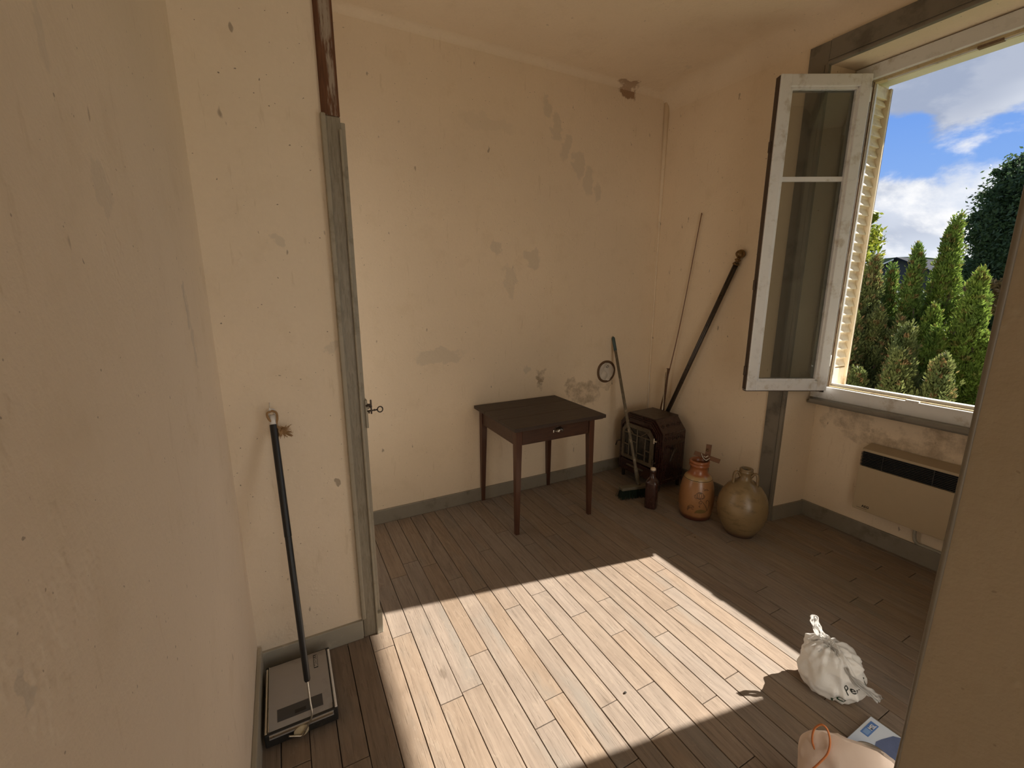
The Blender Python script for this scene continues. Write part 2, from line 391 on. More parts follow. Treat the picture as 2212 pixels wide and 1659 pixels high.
# ceiling with its soft cove along the window wall and a small one along the back wall
bm = B(); prof = [(XL-.1, ZC+.2), (XL-.1, ZC)]
for k in range(9):
    a = k/8*math.pi/2; r = .15; prof.append((XW-r+r*math.sin(a)+.002, ZC-r+r*math.cos(a)))
prof += [(XW+.3, ZC-.15), (XW+.3, ZC+.2)]
prism(bm, prof, YB+3.02, 'y', -3.0)
struct('ceiling', bm, m_ceil, auto=R(25))
bm = B(); prof = []
r = .05
for k in range(6):
    a = k/5*math.pi/2; prof.append((YB-r+r*math.sin(a)+.002, ZC-r+r*math.cos(a)))
prof += [(YB+.03, ZC-r), (YB+.03, ZC+.01), (YB-r, ZC+.01)]
prism(bm, prof, XW-XL, 'x', XL); struct('trim_cove', bm, m_ceil, auto=R(25))
# plaster bead in the back corner
bm = B(); tube(bm, [(XW-.006, YB-.006, 0), (XW-.006, YB-.006, 1.0), (XW-.004, YB-.004, 1.9), (XW-.008, YB-.008, 2.3), (XW-.012, YB-.012, ZC-.06)], [.008, .008, .008, .016, .022], 8)
struct('trim_corner', bm, m_right, smooth=True)
# skirtings
def skirt(name, a, b, h, m, top=None):
    bm = B(); box(bm, (a[0], a[1], 0), (b[0], b[1], h), .004, seg=2); return struct(name, bm, m)
skirt('baseboard_back', (XL, YB-.016), (XW, YB), .098, m_skirt)
skirt('baseboard_partition', (XL, 1.836), (.197, 1.852), .092, m_skirt2)
skirt('baseboard_left', (XL, .0), (XL+.016, 1.836), .125, m_skirt2)
skirt('baseboard_right', (XW-.016, 1.746), (XW, YB-.016), .098, m_skirt)
bm = B(); prism(bm, [(XW-.002, 1.618), (XR-.014, 1.581), (XR-.014, 1.60), (XW-.002, 1.636)], .102, 'z', 0); struct('baseboard_recess_side', bm, m_skirt)
skirt('baseboard_recess', (XR-.016, .4), (XR, 1.601), .108, m_skirt)
# grey boards framing the window recess
bm = B(); box(bm, (XW-.018, 1.634, 0), (XW+.001, 1.745, 2.898), .002); box(bm, (XW-.026, 1.626, 0), (XW, 1.646, 2.78), .004, seg=2)
box(bm, (XW-.022, 1.65, 0), (XW, 1.655, 2.78), .001); struct('trim_1', bm, m_grey)
bm = B(); box(bm, (XW-.019, .3, 2.785), (XW+.001, 1.633, 2.90), .002); box(bm, (XW-.028, .3, 2.772), (XW, 1.633, 2.790), .004, seg=2)
box(bm, (XW-.023, .3, 2.797), (XW, 1.633, 2.803), .001); struct('trim_2', bm, m_grey)
bm = B(); box(bm, (XW-.018, .26, 0), (XW+.001, .366, 2.898), .002); struct('trim_3', bm, m_grey)
# corner bead of the near wall
bm = B(); tube(bm, [(.7505, .1985, z/20*3.04) for z in range(21)], [.0032+.0008*math.sin(z*1.9)+.0006*math.sin(z*5.1) for z in range(21)], 8); struct('trim_4', bm, m_grey, smooth=True)

# door post at the free end of the partition
m_pp, g, p = mat('post_paint_brushed'); o_ = g.obj(); n1 = g.noise(g.mapping(o_, (60, 60, 5)), 2.5, 5, .7, 1.2); n2 = g.noise(o_, 9, 4)
p(col=g.mix(g.step(n1, .4, .65), g.mix(n2, (.27, .24, .185), (.33, .295, .23)), (.215, .19, .14)), rough=.42, nor=g.bump(n1, .5, .002))
post = bpy.data.objects.new('trim_5', None); link(post); post['kind'] = 'structure'
bm = B(); box(bm, (.2, 1.838, 2.162), (.262, 1.94, ZC+.02), .003); obj('stripped_post', bm, m_rawwood, post)['label'] = 'bare brown wood with scraps of white paint'
bm = B(); box(bm, (.2, 1.840, .0), (.262, 1.94, 2.162), .003); obj('painted_post', bm, m_pp, post)
bm = B(); box(bm, (.194, 1.828, .1), (.212, 1.846, 2.166), .006, seg=3); obj('moulding', bm, m_post, post)
bm = B(); box(bm, (.254, 1.830, .0), (.264, 1.846, 2.12), .004, seg=2); obj('moulding', bm, m_post, post)
bm = B(); box(bm, (.262, 1.852, .0), (.279, 1.93, 2.148), .002); obj('door_stop', bm, m_post, post)
bm = B(); box(bm, (.262, 1.836, .0), (.271, 1.856, .098), .002); box(bm, (.262, 1.834, 0), (.284, 1.925, .105), .002); obj('plinth_block', bm, m_skirt2, post)
bm = B(); box(bm, (.276, 1.846, .985), (.286, 1.90, 1.105), .001); box(bm, (.284, 1.85, 1.065), (.294, 1.875, 1.085), .002); obj('strike_plate', bm, m_post, post)
bm = B(); tube(bm, [(.280, 1.848, 1.080), (.293, 1.846, 1.084), (.300, 1.846, 1.074)], .006, 8); box(bm, (.297, 1.842, 1.045), (.303, 1.85, 1.105), .001)
obj('latch_bar', bm, m_iron, post, smooth=False)
bm = B(); tube(bm, [(.284, 1.846, 1.058), (.325, 1.846, 1.060)], .0032, 8)
pts = [(.336+.011*math.cos(a), 1.846, 1.060+.012*math.sin(a)) for a in [k/16*2*math.pi for k in range(17)]]; tube(bm, pts, .0026, 6, cap=False)
box(bm, (.2875, 1.8448, 1.048), (.2935, 1.8472, 1.058)); box(bm, (.311, 1.843, 1.056), (.314, 1.849, 1.064))
o = obj('key', bm, m_iron, smooth=True); tag(o, 'small dark iron key with a ring bow sticking out of the grey door post', 'key')

# ------------------------------------------------------------------ window
win = bpy.data.objects.new('window_1', None); link(win); win['kind'] = 'structure'
def frame_box(name, a, b, m=m_pvc, bev=.004, seg=2): bm = B(); box(bm, a, b, bev, seg=seg); return obj(name, bm, m, win)
frame_box('sill_rail', (3.058, .4, .862), (3.125, 1.6, .942))
frame_box('sill_rebate', (3.082, .47, .930), (3.125, 1.53, .948), m_pvcd, .002)
frame_box('sill_lip', (3.112, .47, .94), (3.125, 1.53, .963), m_pvc, .002)
frame_box('drain_clip', (3.060, 1.04, .9405), (3.080, 1.10, .949), m_pvc, .001, 1)
frame_box('head_rail', (3.058, .4, 2.700), (3.125, 1.6, 2.775))
frame_box('head_rebate', (3.082, .47, 2.685), (3.125, 1.53, 2.702), m_pvcd, .002)
frame_box('head_groove', (3.088, .6, 2.678), (3.098, 1.45, 2.687), m_pvc, .001, 1)
frame_box('head_strike', (3.080, 1.0, 2.676), (3.106, 1.09, 2.688), m_rust, .001, 1)
for sgn, y0 in ((1, 1.60), (-1, .40)):
    y1 = y0-sgn*.085
    frame_box('jamb', (3.058, min(y0, y1), .90), (3.12, max(y0, y1), 2.74))
    for k, (xa, xb, mm) in enumerate(((3.056, 3.064, m_seal), (3.066, 3.076, m_pvcd), (3.080, 3.086, m_rust), (3.090, 3.102, m_pvcd), (3.106, 3.122, m_pvc))):
        ya, yb = sorted((y1+sgn*.01, y1-sgn*(.006 if k % 2 else .010)))
        frame_box('jamb_bead', (xa, ya, .945), (xb, yb, 2.69), mm, .002)
frame_box('reveal_side', (3.12, 1.578, .86), (3.20, 1.60, 2.78), m_pvc); frame_box('reveal_side', (3.12, .40, .86), (3.20, .422, 2.78), m_pvc)
bm = B(); box(bm, (3.0, .36, .838), (3.15, 1.572, .863), .007, seg=3); box(bm, (3.03, .4, .825), (3.145, 1.6, .84), .003)
o = obj('window_board', bm, m_grey, win)
bm = B(); box(bm, (3.12, .40, 2.752), (XO, 1.60, 2.80)); obj('lintel', bm, m_outw, win)
bm = B(); prism(bm, [(3.12, .86), (3.12, .938), (XO+.06, .905), (XO+.06, .86)], 1.2, 'y', .4); obj('outer_sill', bm, m_outw, win)

# open casement, hinged at the far jamb and swung into the room
m_glass, g, p = mat('window_glass')
out = g.n['Material Output']; tr = g.new('ShaderNodeBsdfTransparent'); gl = g.new('ShaderNodeBsdfGlossy'); gl.inputs['Roughness'].default_value = .02
tr.inputs[0].default_value = (.80, .82, .80, 1); gl.inputs[0].default_value = (.9, .93, .92, 1)
fr = g.new('ShaderNodeFresnel'); fr.inputs[0].default_value = 1.5; mx = g.new('ShaderNodeMixShader')
df = g.new('ShaderNodeBsdfDiffuse'); df.inputs[0].default_value = (.5, .5, .45, 1); mx2 = g.new('ShaderNodeMixShader')
g.put(mx.inputs[0], g.math('MULTIPLY_ADD', fr.outputs[0], 1.1, .02, clamp=True)); g.l.new(tr.outputs[0], mx.inputs[1]); g.l.new(gl.outputs[0], mx.inputs[2])
g.put(mx2.inputs[0], .05); g.l.new(mx.outputs[0], mx2.inputs[1]); g.l.new(df.outputs[0], mx2.inputs[2]); g.l.new(mx2.outputs[0], out.inputs[0])
HX, HY = 3.035, 1.512
ang = math.atan2(1.735-1.50, 2.578-3.02)       # direction from hinge to free edge in plan
Wd, Z0, Z1 = .505, .925, 2.715
sash = empty('window_casement', (HX, HY, 0), 'white plastic casement swung open into the room with one thin glazing bar', 'window sash', ang)
def sb(name, a, b, m=m_pvc, bev=.005, par=None, seg=2):
    bm = B(); box(bm, a, b, bev, seg=seg); return obj(name, bm, m, par or sash)
T = .028; fwid = .062   # local x along the sash from hinge, y thickness
sb('stile', (0, -T, Z0), (fwid, T, Z1)); sb('stile', (Wd-fwid, -T, Z0), (Wd, T, Z1))
sb('rail', (fwid-.002, -T+.001, Z0), (Wd-fwid+.002, T-.001, Z0+fwid)); sb('rail', (fwid-.002, -T+.001, Z1-fwid), (Wd-fwid+.002, T-.001, Z1))
for a, b in (((fwid-.004, -T-.004+.0, Z0+fwid-.004), (fwid+.014, T-.008, Z1-fwid+.004)), ((Wd-fwid-.014, -T-.0, Z0+fwid), (Wd-fwid+.004, T-.008, Z1-fwid)),
             ((fwid, -T, Z0+fwid-.004), (Wd-fwid, T-.008, Z0+fwid+.014)), ((fwid, -T, Z1-fwid-.014), (Wd-fwid, T-.008, Z1-fwid+.004))):
    sb('glazing_bead', a, b, bev=.003)
sb('glazing_bar', (fwid, -.006, 2.165), (Wd-fwid, .006, 2.192), bev=.002)
sb('glass_pane', (fwid+.004, -.002, Z0+fwid), (Wd-fwid-.004, .002, Z1-fwid), m_glass, 0)
sb('seal', (Wd-.001, -T+.012, Z0+.005), (Wd+.005, T-.006, Z1-.005), m_seal, .002, seg=1)
sb('seal', (.01, -T+.01, Z0-.005), (Wd, T-.006, Z0+.001), m_seal, .001, seg=1)
for z in (1.02, 1.55, 2.32): sb('lock_cam', (Wd+.004, -.006, z), (Wd+.014, .010, z+.06), m_seal, .002, seg=1)
for z in (1.08, 2.58): 
    bm = B(); lathe(bm, [(.008, 0), (.008, .07)], 12, (-.006, T*.3, z)); obj('hinge', bm, m_pvc, sash, smooth=True)

# folded metal shutter in the outer reveal
sh = empty('window_shutter', (3.125, 1.574, .925), 'cream louvred metal shutter folded back in the outer window reveal', 'shutter')
Hs = 1.785
def shp(name, a, b, m=m_shut, bev=.002, rot=None): bm = B(); box(bm, a, b, bev); return obj(name, bm, m, sh)
shp('folded_leaf', (.0, -.042, 0), (.014, .0, Hs), m_pvc)  # white in place of cream, standing for the sunlit edge
shp('backing_panel', (.016, -.012, 0), (.215, .0, Hs)); shp('stile', (.016, -.036, 0), (.048, -.010, Hs)); shp('stile', (.196, -.044, 0), (.212, -.0, Hs), m_shut)
shp('edge_strip', (.212, -.044, .0), (.217, -.002, Hs), m_rust); shp('rail', (.046, -.032, 0), (.198, -.010, .12)); shp('rail', (.046, -.032, Hs-.06), (.198, -.010, Hs))
bm = B(); prism(bm, [(.0, 0), (.0, .048), (-.020, .005), (-.020, 0)], .146, 'x', .049)
me = None
for k in range(29):
    if me is None: o = obj('louvre', bm, m_shut, sh); me = o.data
    else: o = link(bpy.data.objects.new('louvre', me), sh)
    o.location = (0, -.010, .130+k*.0556)
bm = B(); tube(bm, [(.032, -.039, .25), (.032, -.039, .12), (.032, -.043, .09)], .004, 6); lathe(bm, [(.002, 0), (.009, .005), (.009, .015), (.002, .02)], 10, (.032, -.043, .07)); obj('catch_rod', bm, m_shut, sh, smooth=True)
bm = B(); box(bm, (3.17, .425, .905), (3.35, .497, .905+Hs), .003); struct('near_shutter', bm, m_shut)  # unseen near shutter leaf, simplified to a plain box
# eave above the window on the outside
bm = B(); box(bm, (XO-.02, -4, 3.41), (4.6, 6, 3.50)); box(bm, (4.52, -4, 3.405), (4.60, 6, 3.53)); struct('trim_eave', bm, m_outw)
bm = B(); box(bm, (XO, -4, 2.78), (XO+.04, 6, 3.45)); box(bm, (XO, -4, -1), (XO+.04, -2.8, 2.8)); box(bm, (XO, -2.8, -1), (XO+.04, -.3, .0)); box(bm, (XO, 1.6, -1.0), (XO+.04, 6, 2.8)); box(bm, (XO, -.3, -1), (XO+.04, .4, 2.8)); box(bm, (XO, .4, -1), (XO+.04, 1.6, .86)); struct('wall_outside', bm, m_outw)

# ------------------------------------------------------------------ heater
m_heat = simple('heater_enamel', (.47, .375, .245), .38, var=.05, vscale=25, bump=.05)
ht = empty('wall_heater', (3.145, .93, .42), 'beige electric wall heater with black louvres under the window', 'heater')
hx = -.105
bm = B(); prism(bm, [(-.01, -.19), (hx, -.19), (hx, .088), (hx+.02, .088), (hx+.03, .172), (hx-.002, .182), (hx-.002, .196), (-.01, .214)], .64, 'y', -.32)
obj('casing', bm, m_heat, ht)
bm = B(); box(bm, (hx-.003, -.322, -.186), (hx+.012, .322, .086), .003, seg=2); obj('front_panel', bm, m_heat, ht)
bm = B(); box(bm, (hx+.012, -.318, .088), (hx+.03, .318, .180)); obj('grille_back', bm, m_black, ht)
for k in range(9):
    bm = B(); box(bm, (hx-.001, -.323, .0935+k*.0094), (hx+.020, .323, .0965+k*.0094), .0006); obj('grille_slat', bm, m_black, ht)
for yy in (-.25, -.02, .21):
    bm = B(); box(bm, (hx-.0015, yy, .09), (hx+.004, yy+.003, .178)); obj('grille_strut', bm, m_black, ht)
me = text_mesh('AEG', .020, .0003, .0006); bm = B(); bm.from_mesh(me)
o = obj('lettering', bm, m_black, ht); o.location = (hx-.0033, .275, -.165); o.rotation_euler = (R(90), 0, R(-90))
bm = B(); box(bm, (hx-.004, .245, -.1745), (hx-.003, .30, -.173)); obj('badge_line', bm, m_black, ht)
bm = B(); tube(bm, spline([(-.03, .033, -.19), (-.03, .033, -.25), (-.022, .02, -.295), (-.008, -.03, -.305), (-.006, -.25, -.306)], 6), .009, 10); obj('cable', bm, m_skirt2, ht, smooth=True)

# ------------------------------------------------------------------ table
tb = empty('side_table', (1.515, 2.555, 0), 'small dark wooden table with tapered legs and one drawer against the back wall', 'table')
TX0, TX1, TY0, TY1 = -.348, .338, -.355, .270
# top of three boards
for y0, y1 in ((TY0, TY0+.215), (TY0+.2165, TY0+.44), (TY0+.4415, TY1)):
    bm = B(); box(bm, (TX0, y0, .722), (TX1, y1, .745), .003, seg=2); obj('top_board', bm, m_top, tb)
bm = B(); box(bm, (TX0+.012, TY0+.012, .714), (TX1-.012, TY1-.012, .724), .003); obj('top_edge', bm, m_table, tb)
lx, ly0, ly1 = .28, -.262, .262
def leg(x, y, sx, sy):
    bm = B(); pr = []
    for z, w_ in ((0, .026), (.60, .043), (.716, .043)):
        ox = x-sx*.0215; oy = y-sy*.0215      # outer corner stays put, the inner faces taper
        cx, cy = x+sx*(.0215-w_/2), y+sy*(.0215-w_/2)
        pr.append([bm.verts.new((cx+a*w_/2, cy+b*w_/2, z)) for a, b in ((-1, -1), (1, -1), (1, 1), (-1, 1))])
    for i in range(2):
        for k in range(4): bm.faces.new((pr[i][k], pr[i][(k+1) % 4], pr[i+1][(k+1) % 4], pr[i+1][k]))
    bm.faces.new(pr[0]); bm.faces.new(pr[2])
    bmesh.ops.bevel(bm, geom=bm.edges[:], offset=.0015, segments=1, affect='EDGES')
    obj('leg', bm, m_tleg, tb)
for sx in (-1, 1):
    for y, sy in ((ly0, -1), (ly1, 1)): leg(sx*lx, y, sx, sy)
def apr(name, a, b): bm = B(); box(bm, a, b, .0015); return obj(name, bm, m_table, tb)
apr('apron', (-lx-.012, ly0+.02, .600), (-lx+.006, ly1-.02, .716)); apr('apron', (lx-.006, ly0+.02, .600), (lx+.012, ly1-.02, .716))
apr('apron', (-lx+.02, ly1-.006, .600), (lx-.02, ly1+.012, .716)); apr('drawer_rail', (-lx+.02, ly0-.006, .600), (lx-.02, ly0+.014, .612))
dr = apr('drawer', (-lx+.025, ly0-.016, .611), (lx-.025, ly0+.004, .714))
# cup pull
bm = B(); n = 14; rings = []
for i in range(6):
    t = i/5*math.pi/2; rings.append([bm.verts.new((.036*math.cos(a)*math.cos(t*.9)*1.0, -.020*math.sin(t)-.001, .022*math.sin(a)*math.cos(t*.75))) for a in [k/n*math.pi for k in range(n+1)]])
for i in range(5):
    for k in range(n): bm.faces.new((rings[i][k], rings[i][k+1], rings[i+1][k+1], rings[i+1][k]))
bmesh.ops.solidify(bm, geom=bm.faces[:], thickness=.0015)
for k in range(2): box(bm, (-.040+k*.068, -.003, -.006), (-.028+k*.068, .0, .008), .001)
o = obj('cup_pull', bm, m_chr, dr, smooth=True); o.scale = (1, 1.5, 1.35); o.location = (.01, ly0-.0165, .660); o['label'] = 'shiny metal cup pull'

# ------------------------------------------------------------------ stove
m_en, g, p = mat('brown_enamel'); o_ = g.obj(); n = g.noise(o_, 30, 4); n3 = g.noise(o_, 7, 4, .7)
p(col=g.mix(g.step(n3, .5, .8), g.mix(n, (.042, .012, .008), (.024, .008, .006)), (.048, .024, .015)), rough=g.math('MULTIPLY_ADD', n3, .3, .12), coat=.5, coatr=.15, nor=g.bump(n, .2, .001))
m_en2 = simple('stove_door_enamel', (.115, .09, .057), .3, var=.2, vscale=25, dark=(.08, .06, .04), coat=.4)
m_mica = simple('mica', (.02, .017, .014), .15, var=.4, vscale=12, dark=(.07, .055, .04))
sv = empty('cast_iron_stove', (2.615, 2.515, 0), 'low brown enamelled cast iron stove with a windowed door in the corner', 'stove', R(3))
hw, dx0, dx1, zb, zs, zt, ch = .222, -.15, .14, .065, .478, .572, .082
def arch(w_, z0, z1, c, inset=0.): # outline in (y,z) with chamfered top corners
    w_ -= inset; return [(-w_, z0+inset), (w_, z0+inset), (w_, z1-c*1.15-inset*.4), (w_-c+inset*.35, z1-inset), (-w_+c-inset*.35, z1-inset), (-w_, z1-c*1.15-inset*.4)]
bm = B(); prism(bm, arch(hw-.008, zb, zt-.006, ch), dx1-dx0-.03, 'x', dx0+.015); obj('body', bm, m_en, sv)
for k, (ins, x_, d_) in enumerate(((0, dx0+.006, .022), (.010, dx0-.004, .012), (.021, dx0-.012, .010), (.032, dx0-.018, .010))):
    bm = B(); A = arch(hw, zb, zt, ch, ins); Bn = arch(hw, zb, zt, ch, ins+.010)
    va = [[bm.verts.new((x, u, v)) for u, v in P] for x, P in ((x_, A), (x_, Bn), (x_+d_, Bn), (x_+d_, A))]
    for i in range(4):
        for j in range(6): bm.faces.new((va[i][j], va[i][(j+1) % 6], va[(i+1) % 4][(j+1) % 6], va[(i+1) % 4][j]))
    bmesh.ops.bevel(bm, geom=bm.edges[:], offset=.002, segments=2, affect='EDGES')
    obj('front_moulding', bm, m_en, sv, auto=R(35))
bm = B(); prism(bm, arch(hw-.04, zb+.03, zt-.04, ch-.01), .01, 'x', dx0-.008); obj('front_plate', bm, m_en, sv)
bm = B(); prism(bm, [(-hw+.09, zt-.006), (hw-.09, zt-.006), (hw-.092, zt+.004), (-hw+.092, zt+.004)], dx1-dx0-.02, 'x', dx0+.008); obj('top_plate', bm, simple('stove_top', (.045, .027, .018), .45, var=.2, dark=(.04, .02, .012), coat=.1), sv)
for s_ in (-1, 1):   # raised ribs on both side panels
    for k in range(12):
        bm = B(); x_ = dx0+.035+k*.0195; box(bm, (x_, s_*(hw-.009)-.003, zb+.04), (x_+.006, s_*(hw-.009)+.003, zs-.105), .0015); obj('side_rib', bm, m_en, sv)
    bm = B(); box(bm, (dx0+.02, s_*(hw-.008)-.004, zb+.02), (dx1-.02, s_*(hw-.008)+.004, zb+.032), .002); box(bm, (dx0+.02, s_*(hw-.008)-.004, zs-.012), (dx1-.02, s_*(hw-.008)+.004, zs), .002)
    for k in range(5):   # scroll relief under the shoulder
        pts = [(dx0+.05+k*.045+(.008+.010*t/12)*math.cos(t*.7+k), s_*(hw-.007), zs-.05+(.008+.010*t/12)*math.sin(t*.7+k)) for t in range(13)]
        tube(bm, pts, .0022, 6)
    obj('side_relief', bm, m_en, sv, smooth=True, kind='stuff')
    bm = B(); tube(bm, spline([(-.02, s_*(hw-.008), .345), (-.03, s_*(hw+.022), .350), (-.055, s_*(hw+.036), .335), (-.075, s_*(hw+.038), .30), (-.085, s_*(hw+.034), .262)], 5), [.010]*5+[.012]*5+[.011]*5+[.009]*6, 10)
    lathe(bm, [(.016, -.003), (.018, 0), (.016, .006)], 12, (-.02, s_*(hw-.002), .345)); obj('side_handle', bm, m_iron, sv, smooth=True)
# shoulder reliefs
bm = B()
for k in range(4):
    cx = dx0+.06+k*.06
    pts = [(cx+(.006+.012*t/12)*math.cos(t*.8), -hw+.045+(.006+.010*t/12)*math.sin(t*.8)*.65, zt-.048+(.006+.010*t/12)*math.sin(t*.8)*.8) for t in range(13)]; tube(bm, pts, .002, 6)
obj('shoulder_relief', bm, m_en, sv, smooth=True, kind='stuff')
# door
x0 = dx0-.032; dw = .165; dz0, dz1 = .195, .495
door = None
bm = B(); A = arch(dw, dz0, dz1, .05); Bn = arch(dw, dz0, dz1, .05, .030)
va = [[bm.verts.new((x, u, v)) for u, v in P] for x, P in ((x0, A), (x0-.004, Bn), (x0+.016, Bn), (x0+.016, A))]
for i in range(4):
    for j in range(6): bm.faces.new((va[i][j], va[i][(j+1) % 6], va[(i+1) % 4][(j+1) % 6], va[(i+1) % 4][j]))
bmesh.ops.bevel(bm, geom=bm.edges[:], offset=.003, segments=2, affect='EDGES')
door = obj('door', bm, m_en2, sv, auto=R(35))
bm = B(); prism(bm, arch(dw, dz0, dz1, .05, .028), .003, 'x', x0+.008); obj('mica_pane', bm, m_mica, door)
def dbar(y0, z0, y1, z1, w_=.009):
    d_ = Vector((0, y1-y0, z1-z0)); L = d_.length; a_ = math.atan2(z1-z0, y1-y0)
    bm = B(); box(bm, (-.006, -L/2, -w_/2), (.006, L/2, w_/2), .0015, M=Matrix.Translation((x0+.004, (y0+y1)/2, (z0+z1)/2)) @ Matrix.Rotation(a_, 4, 'X')); obj('door_bar', bm, m_en2, door)
for y in (-.085, 0, .085): dbar(y, dz0+.03, y, dz1-.075)
dbar(-.135, .415, .135, .415); dbar(-.135, .315, -.085, .315); dbar(.085, .315, .135, .315); dbar(-.085, .27, .0, .27); dbar(0, .355, .085, .355)
dbar(-.10, .465, -.04, .415); dbar(.10, .465, .04, .415); dbar(0, .415, 0, .47)
for z in (.245, .42):
    bm = B(); lathe(bm, [(.003, -.022), (.007, -.02), (.007, .02), (.003, .022)], 12, (x0, -dw-.008, z)); box(bm, (x0-.004, -dw-.03, z-.006), (x0+.012, -dw-.002, z+.006), .002); obj('door_hinge', bm, m_chr if z > .3 else m_iron, sv, smooth=False)
bm = B(); tube(bm, [(x0-.002, dw+.005, .33), (x0-.03, dw+.02, .325), (x0-.034, dw+.03, .285)], .006, 8); obj('door_latch', bm, m_iron, sv, smooth=True)
# ash drawer
bm = B(); box(bm, (x0+.002, -dw, .088), (x0+.022, dw, .180), .004, seg=2); ash = obj('ash_drawer', bm, m_en, sv)
bm = B(); box(bm, (x0-.012, -.08, .140), (x0+.006, .09, .152), .003, seg=2); obj('drawer_lip', bm, m_en2, ash)
for sx_ in (dx0+.03, dx1-.03):
    for sy_ in (-hw+.035, hw-.035):
        bm = B(); lathe(bm, [(.012, 0), (.014, .006), (.016, .05), (.020, .07)], 8, (sx_, sy_, 0)); obj('foot', bm, m_iron, sv)

# ------------------------------------------------------------------ poles in the corner
m_pole = simple('dark_tube', (.045, .032, .022), .3, .3, var=.2, coat=.3); m_brass = simple('old_brass', (.22, .145, .07), .35, .9, var=.25, dark=(.08, .05, .03))
def along(a, b, t): return Vector(a).lerp(Vector(b), t)
A0, A1 = (2.79, 2.78, .0), (2.835, 2.045, 1.80)
pl = empty('curtain_pole', (2.79, 2.78, 0), 'thick fluted dark pole with a round brass finial leaning in the corner', 'curtain pole')
def rel(p_, o=(2.79, 2.78, 0)): return Vector(p_)-Vector(o)
dirp = (Vector(A1)-Vector(A0)).normalized(); sd = Vector((1, 0, 0)); nn = dirp.cross(sd).normalized()
for k in range(5):
    a_ = k/5*2*math.pi+.3; off = (.0095*math.cos(a_))*sd + (.0095*math.sin(a_))*nn
    bm = B(); tube(bm, [rel(A0)+off, rel(along(A0, A1, .965))+off], .0085, 10); obj('pole_tube', bm, m_pole, pl, smooth=True)
Mx = Matrix.Translation(rel(along(A0, A1, .955))) @ dirp.to_track_quat('Z', 'Y').to_matrix().to_4x4()
bm = B(); lathe(bm, [(.016, 0), (.022, .002), (.022, .012), (.013, .016), (.012, .026), (.020, .032), (.020, .040), (.011, .044), (.012, .050), (.024, .060), (.031, .072), (.031, .082), (.026, .094), (.014, .104), (.005, .108)], 24)
for v in bm.verts:
    r_ = math.hypot(v.co.x, v.co.y); a_ = math.atan2(v.co.y, v.co.x)
    if v.co.z > .055: v.co.x *= 1+.06*math.cos(8*a_); v.co.y *= 1+.06*math.cos(8*a_)
    v.co = Mx @ v.co
obj('finial', bm, m_brass, pl, smooth=True)
bm = B(); tube(bm, spline([(2.80, 2.70, 0), (2.80, 2.62, .60), (2.835, 2.52, 1.28), (2.845, 2.408, 2.11)], 8), [.0055]*9+[.004]*8+[.0035]*8, 8)
tag(obj('thin_rod', bm, simple('varnished_rod', (.16, .065, .025), .35, var=.2, coat=.3), smooth=True), 'long thin reddish brown rod leaning on the right wall, tallest of the corner poles', 'rod')
bm = B(); tube(bm, [(2.78, 2.61, 0), (2.80, 2.575, .915)], .0085, 12); box(bm, (2.79, 2.568, .913), (2.81, 2.584, .918))
tag(obj('short_tube', bm, simple('brown_tube', (.12, .06, .03), .3, .3, var=.2), smooth=False), 'short brown tube standing behind the stove beside the thin rod', 'tube')
bm = B(); tube(bm, [(2.755, 2.57, 0), (2.79, 2.590, .885)], .0045, 10)
tag(obj('steel_rod', bm, m_chr, smooth=True), 'short shiny steel rod standing behind the stove', 'rod')
bm = B(); tube(bm, spline([(2.852, 2.832, .88), (2.850, 2.826, .75), (2.845, 2.815, .55), (2.84, 2.80, .25), (2.84, 2.80, .0)], 6), .0022, 6)
tag(obj('hanging_wire', bm, simple('white_cord', (.75, .7, .62), .5), smooth=True), 'thin white cord hanging down the back corner behind the stove', 'wire')

# ------------------------------------------------------------------ flue hole
fl = empty('flue_cover', (2.366, 2.84, .887), 'round rusty ring in the back wall stopped with crumpled whitish plastic', 'flue cover')
bm = B(); n = 40; Rg = []
for r_, y_ in ((.094, 0), (.095, -.006), (.088, -.014), (.077, -.010), (.073, .0)):
    Rg.append([bm.verts.new((r_*(1+.015*math.sin(3*a+1))*math.cos(a), y_, r_*(1.0+.02*math.cos(2*a))*math.sin(a))) for a in [k/n*2*math.pi for k in range(n)]])
for i in range(4):
    for k in range(n): bm.faces.new((Rg[i][k], Rg[i][(k+1) % n], Rg[i+1][(k+1) % n], Rg[i+1][k]))
obj('ring', bm, simple('flue_rust', (.12, .065, .03), .7, var=.3, vscale=30, dark=(.04, .025, .015), dscale=14), fl, smooth=True)
bm = B(); v0 = []
for i in range(9):
    r_ = .079*i/8; v0.append([bm.verts.new((r_*math.cos(a)+.0, -.004-.016*abs(noise.noise(Vector((r_*math.cos(a)*16, r_*math.sin(a)*16, 3.1)))), r_*math.sin(a))) for a in [k/n*2*math.pi for k in range(n)]])
for i in range(8):
    for k in range(n): bm.faces.new((v0[i][k], v0[i][(k+1) % n], v0[i+1][(k+1) % n], v0[i+1][k]))
bmesh.ops.remove_doubles(bm, verts=bm.verts[:], dist=.00005)
obj('plastic_stuffing', bm, simple('grey_white_plastic', (.62, .57, .50), .35, var=.15, vscale=20), fl)
bm = B()
for a, b in (((-.012, .038), (.006, .056)), ((.006, .056), (.016, .044)), ((.016, .044), (.002, .034)), ((.002, .034), (-.012, .038))): tube(bm, [(a[0], -.017, a[1]), (b[0], -.017, b[1])], .0014, 5)
obj('printed_mark', bm, m_black, fl)

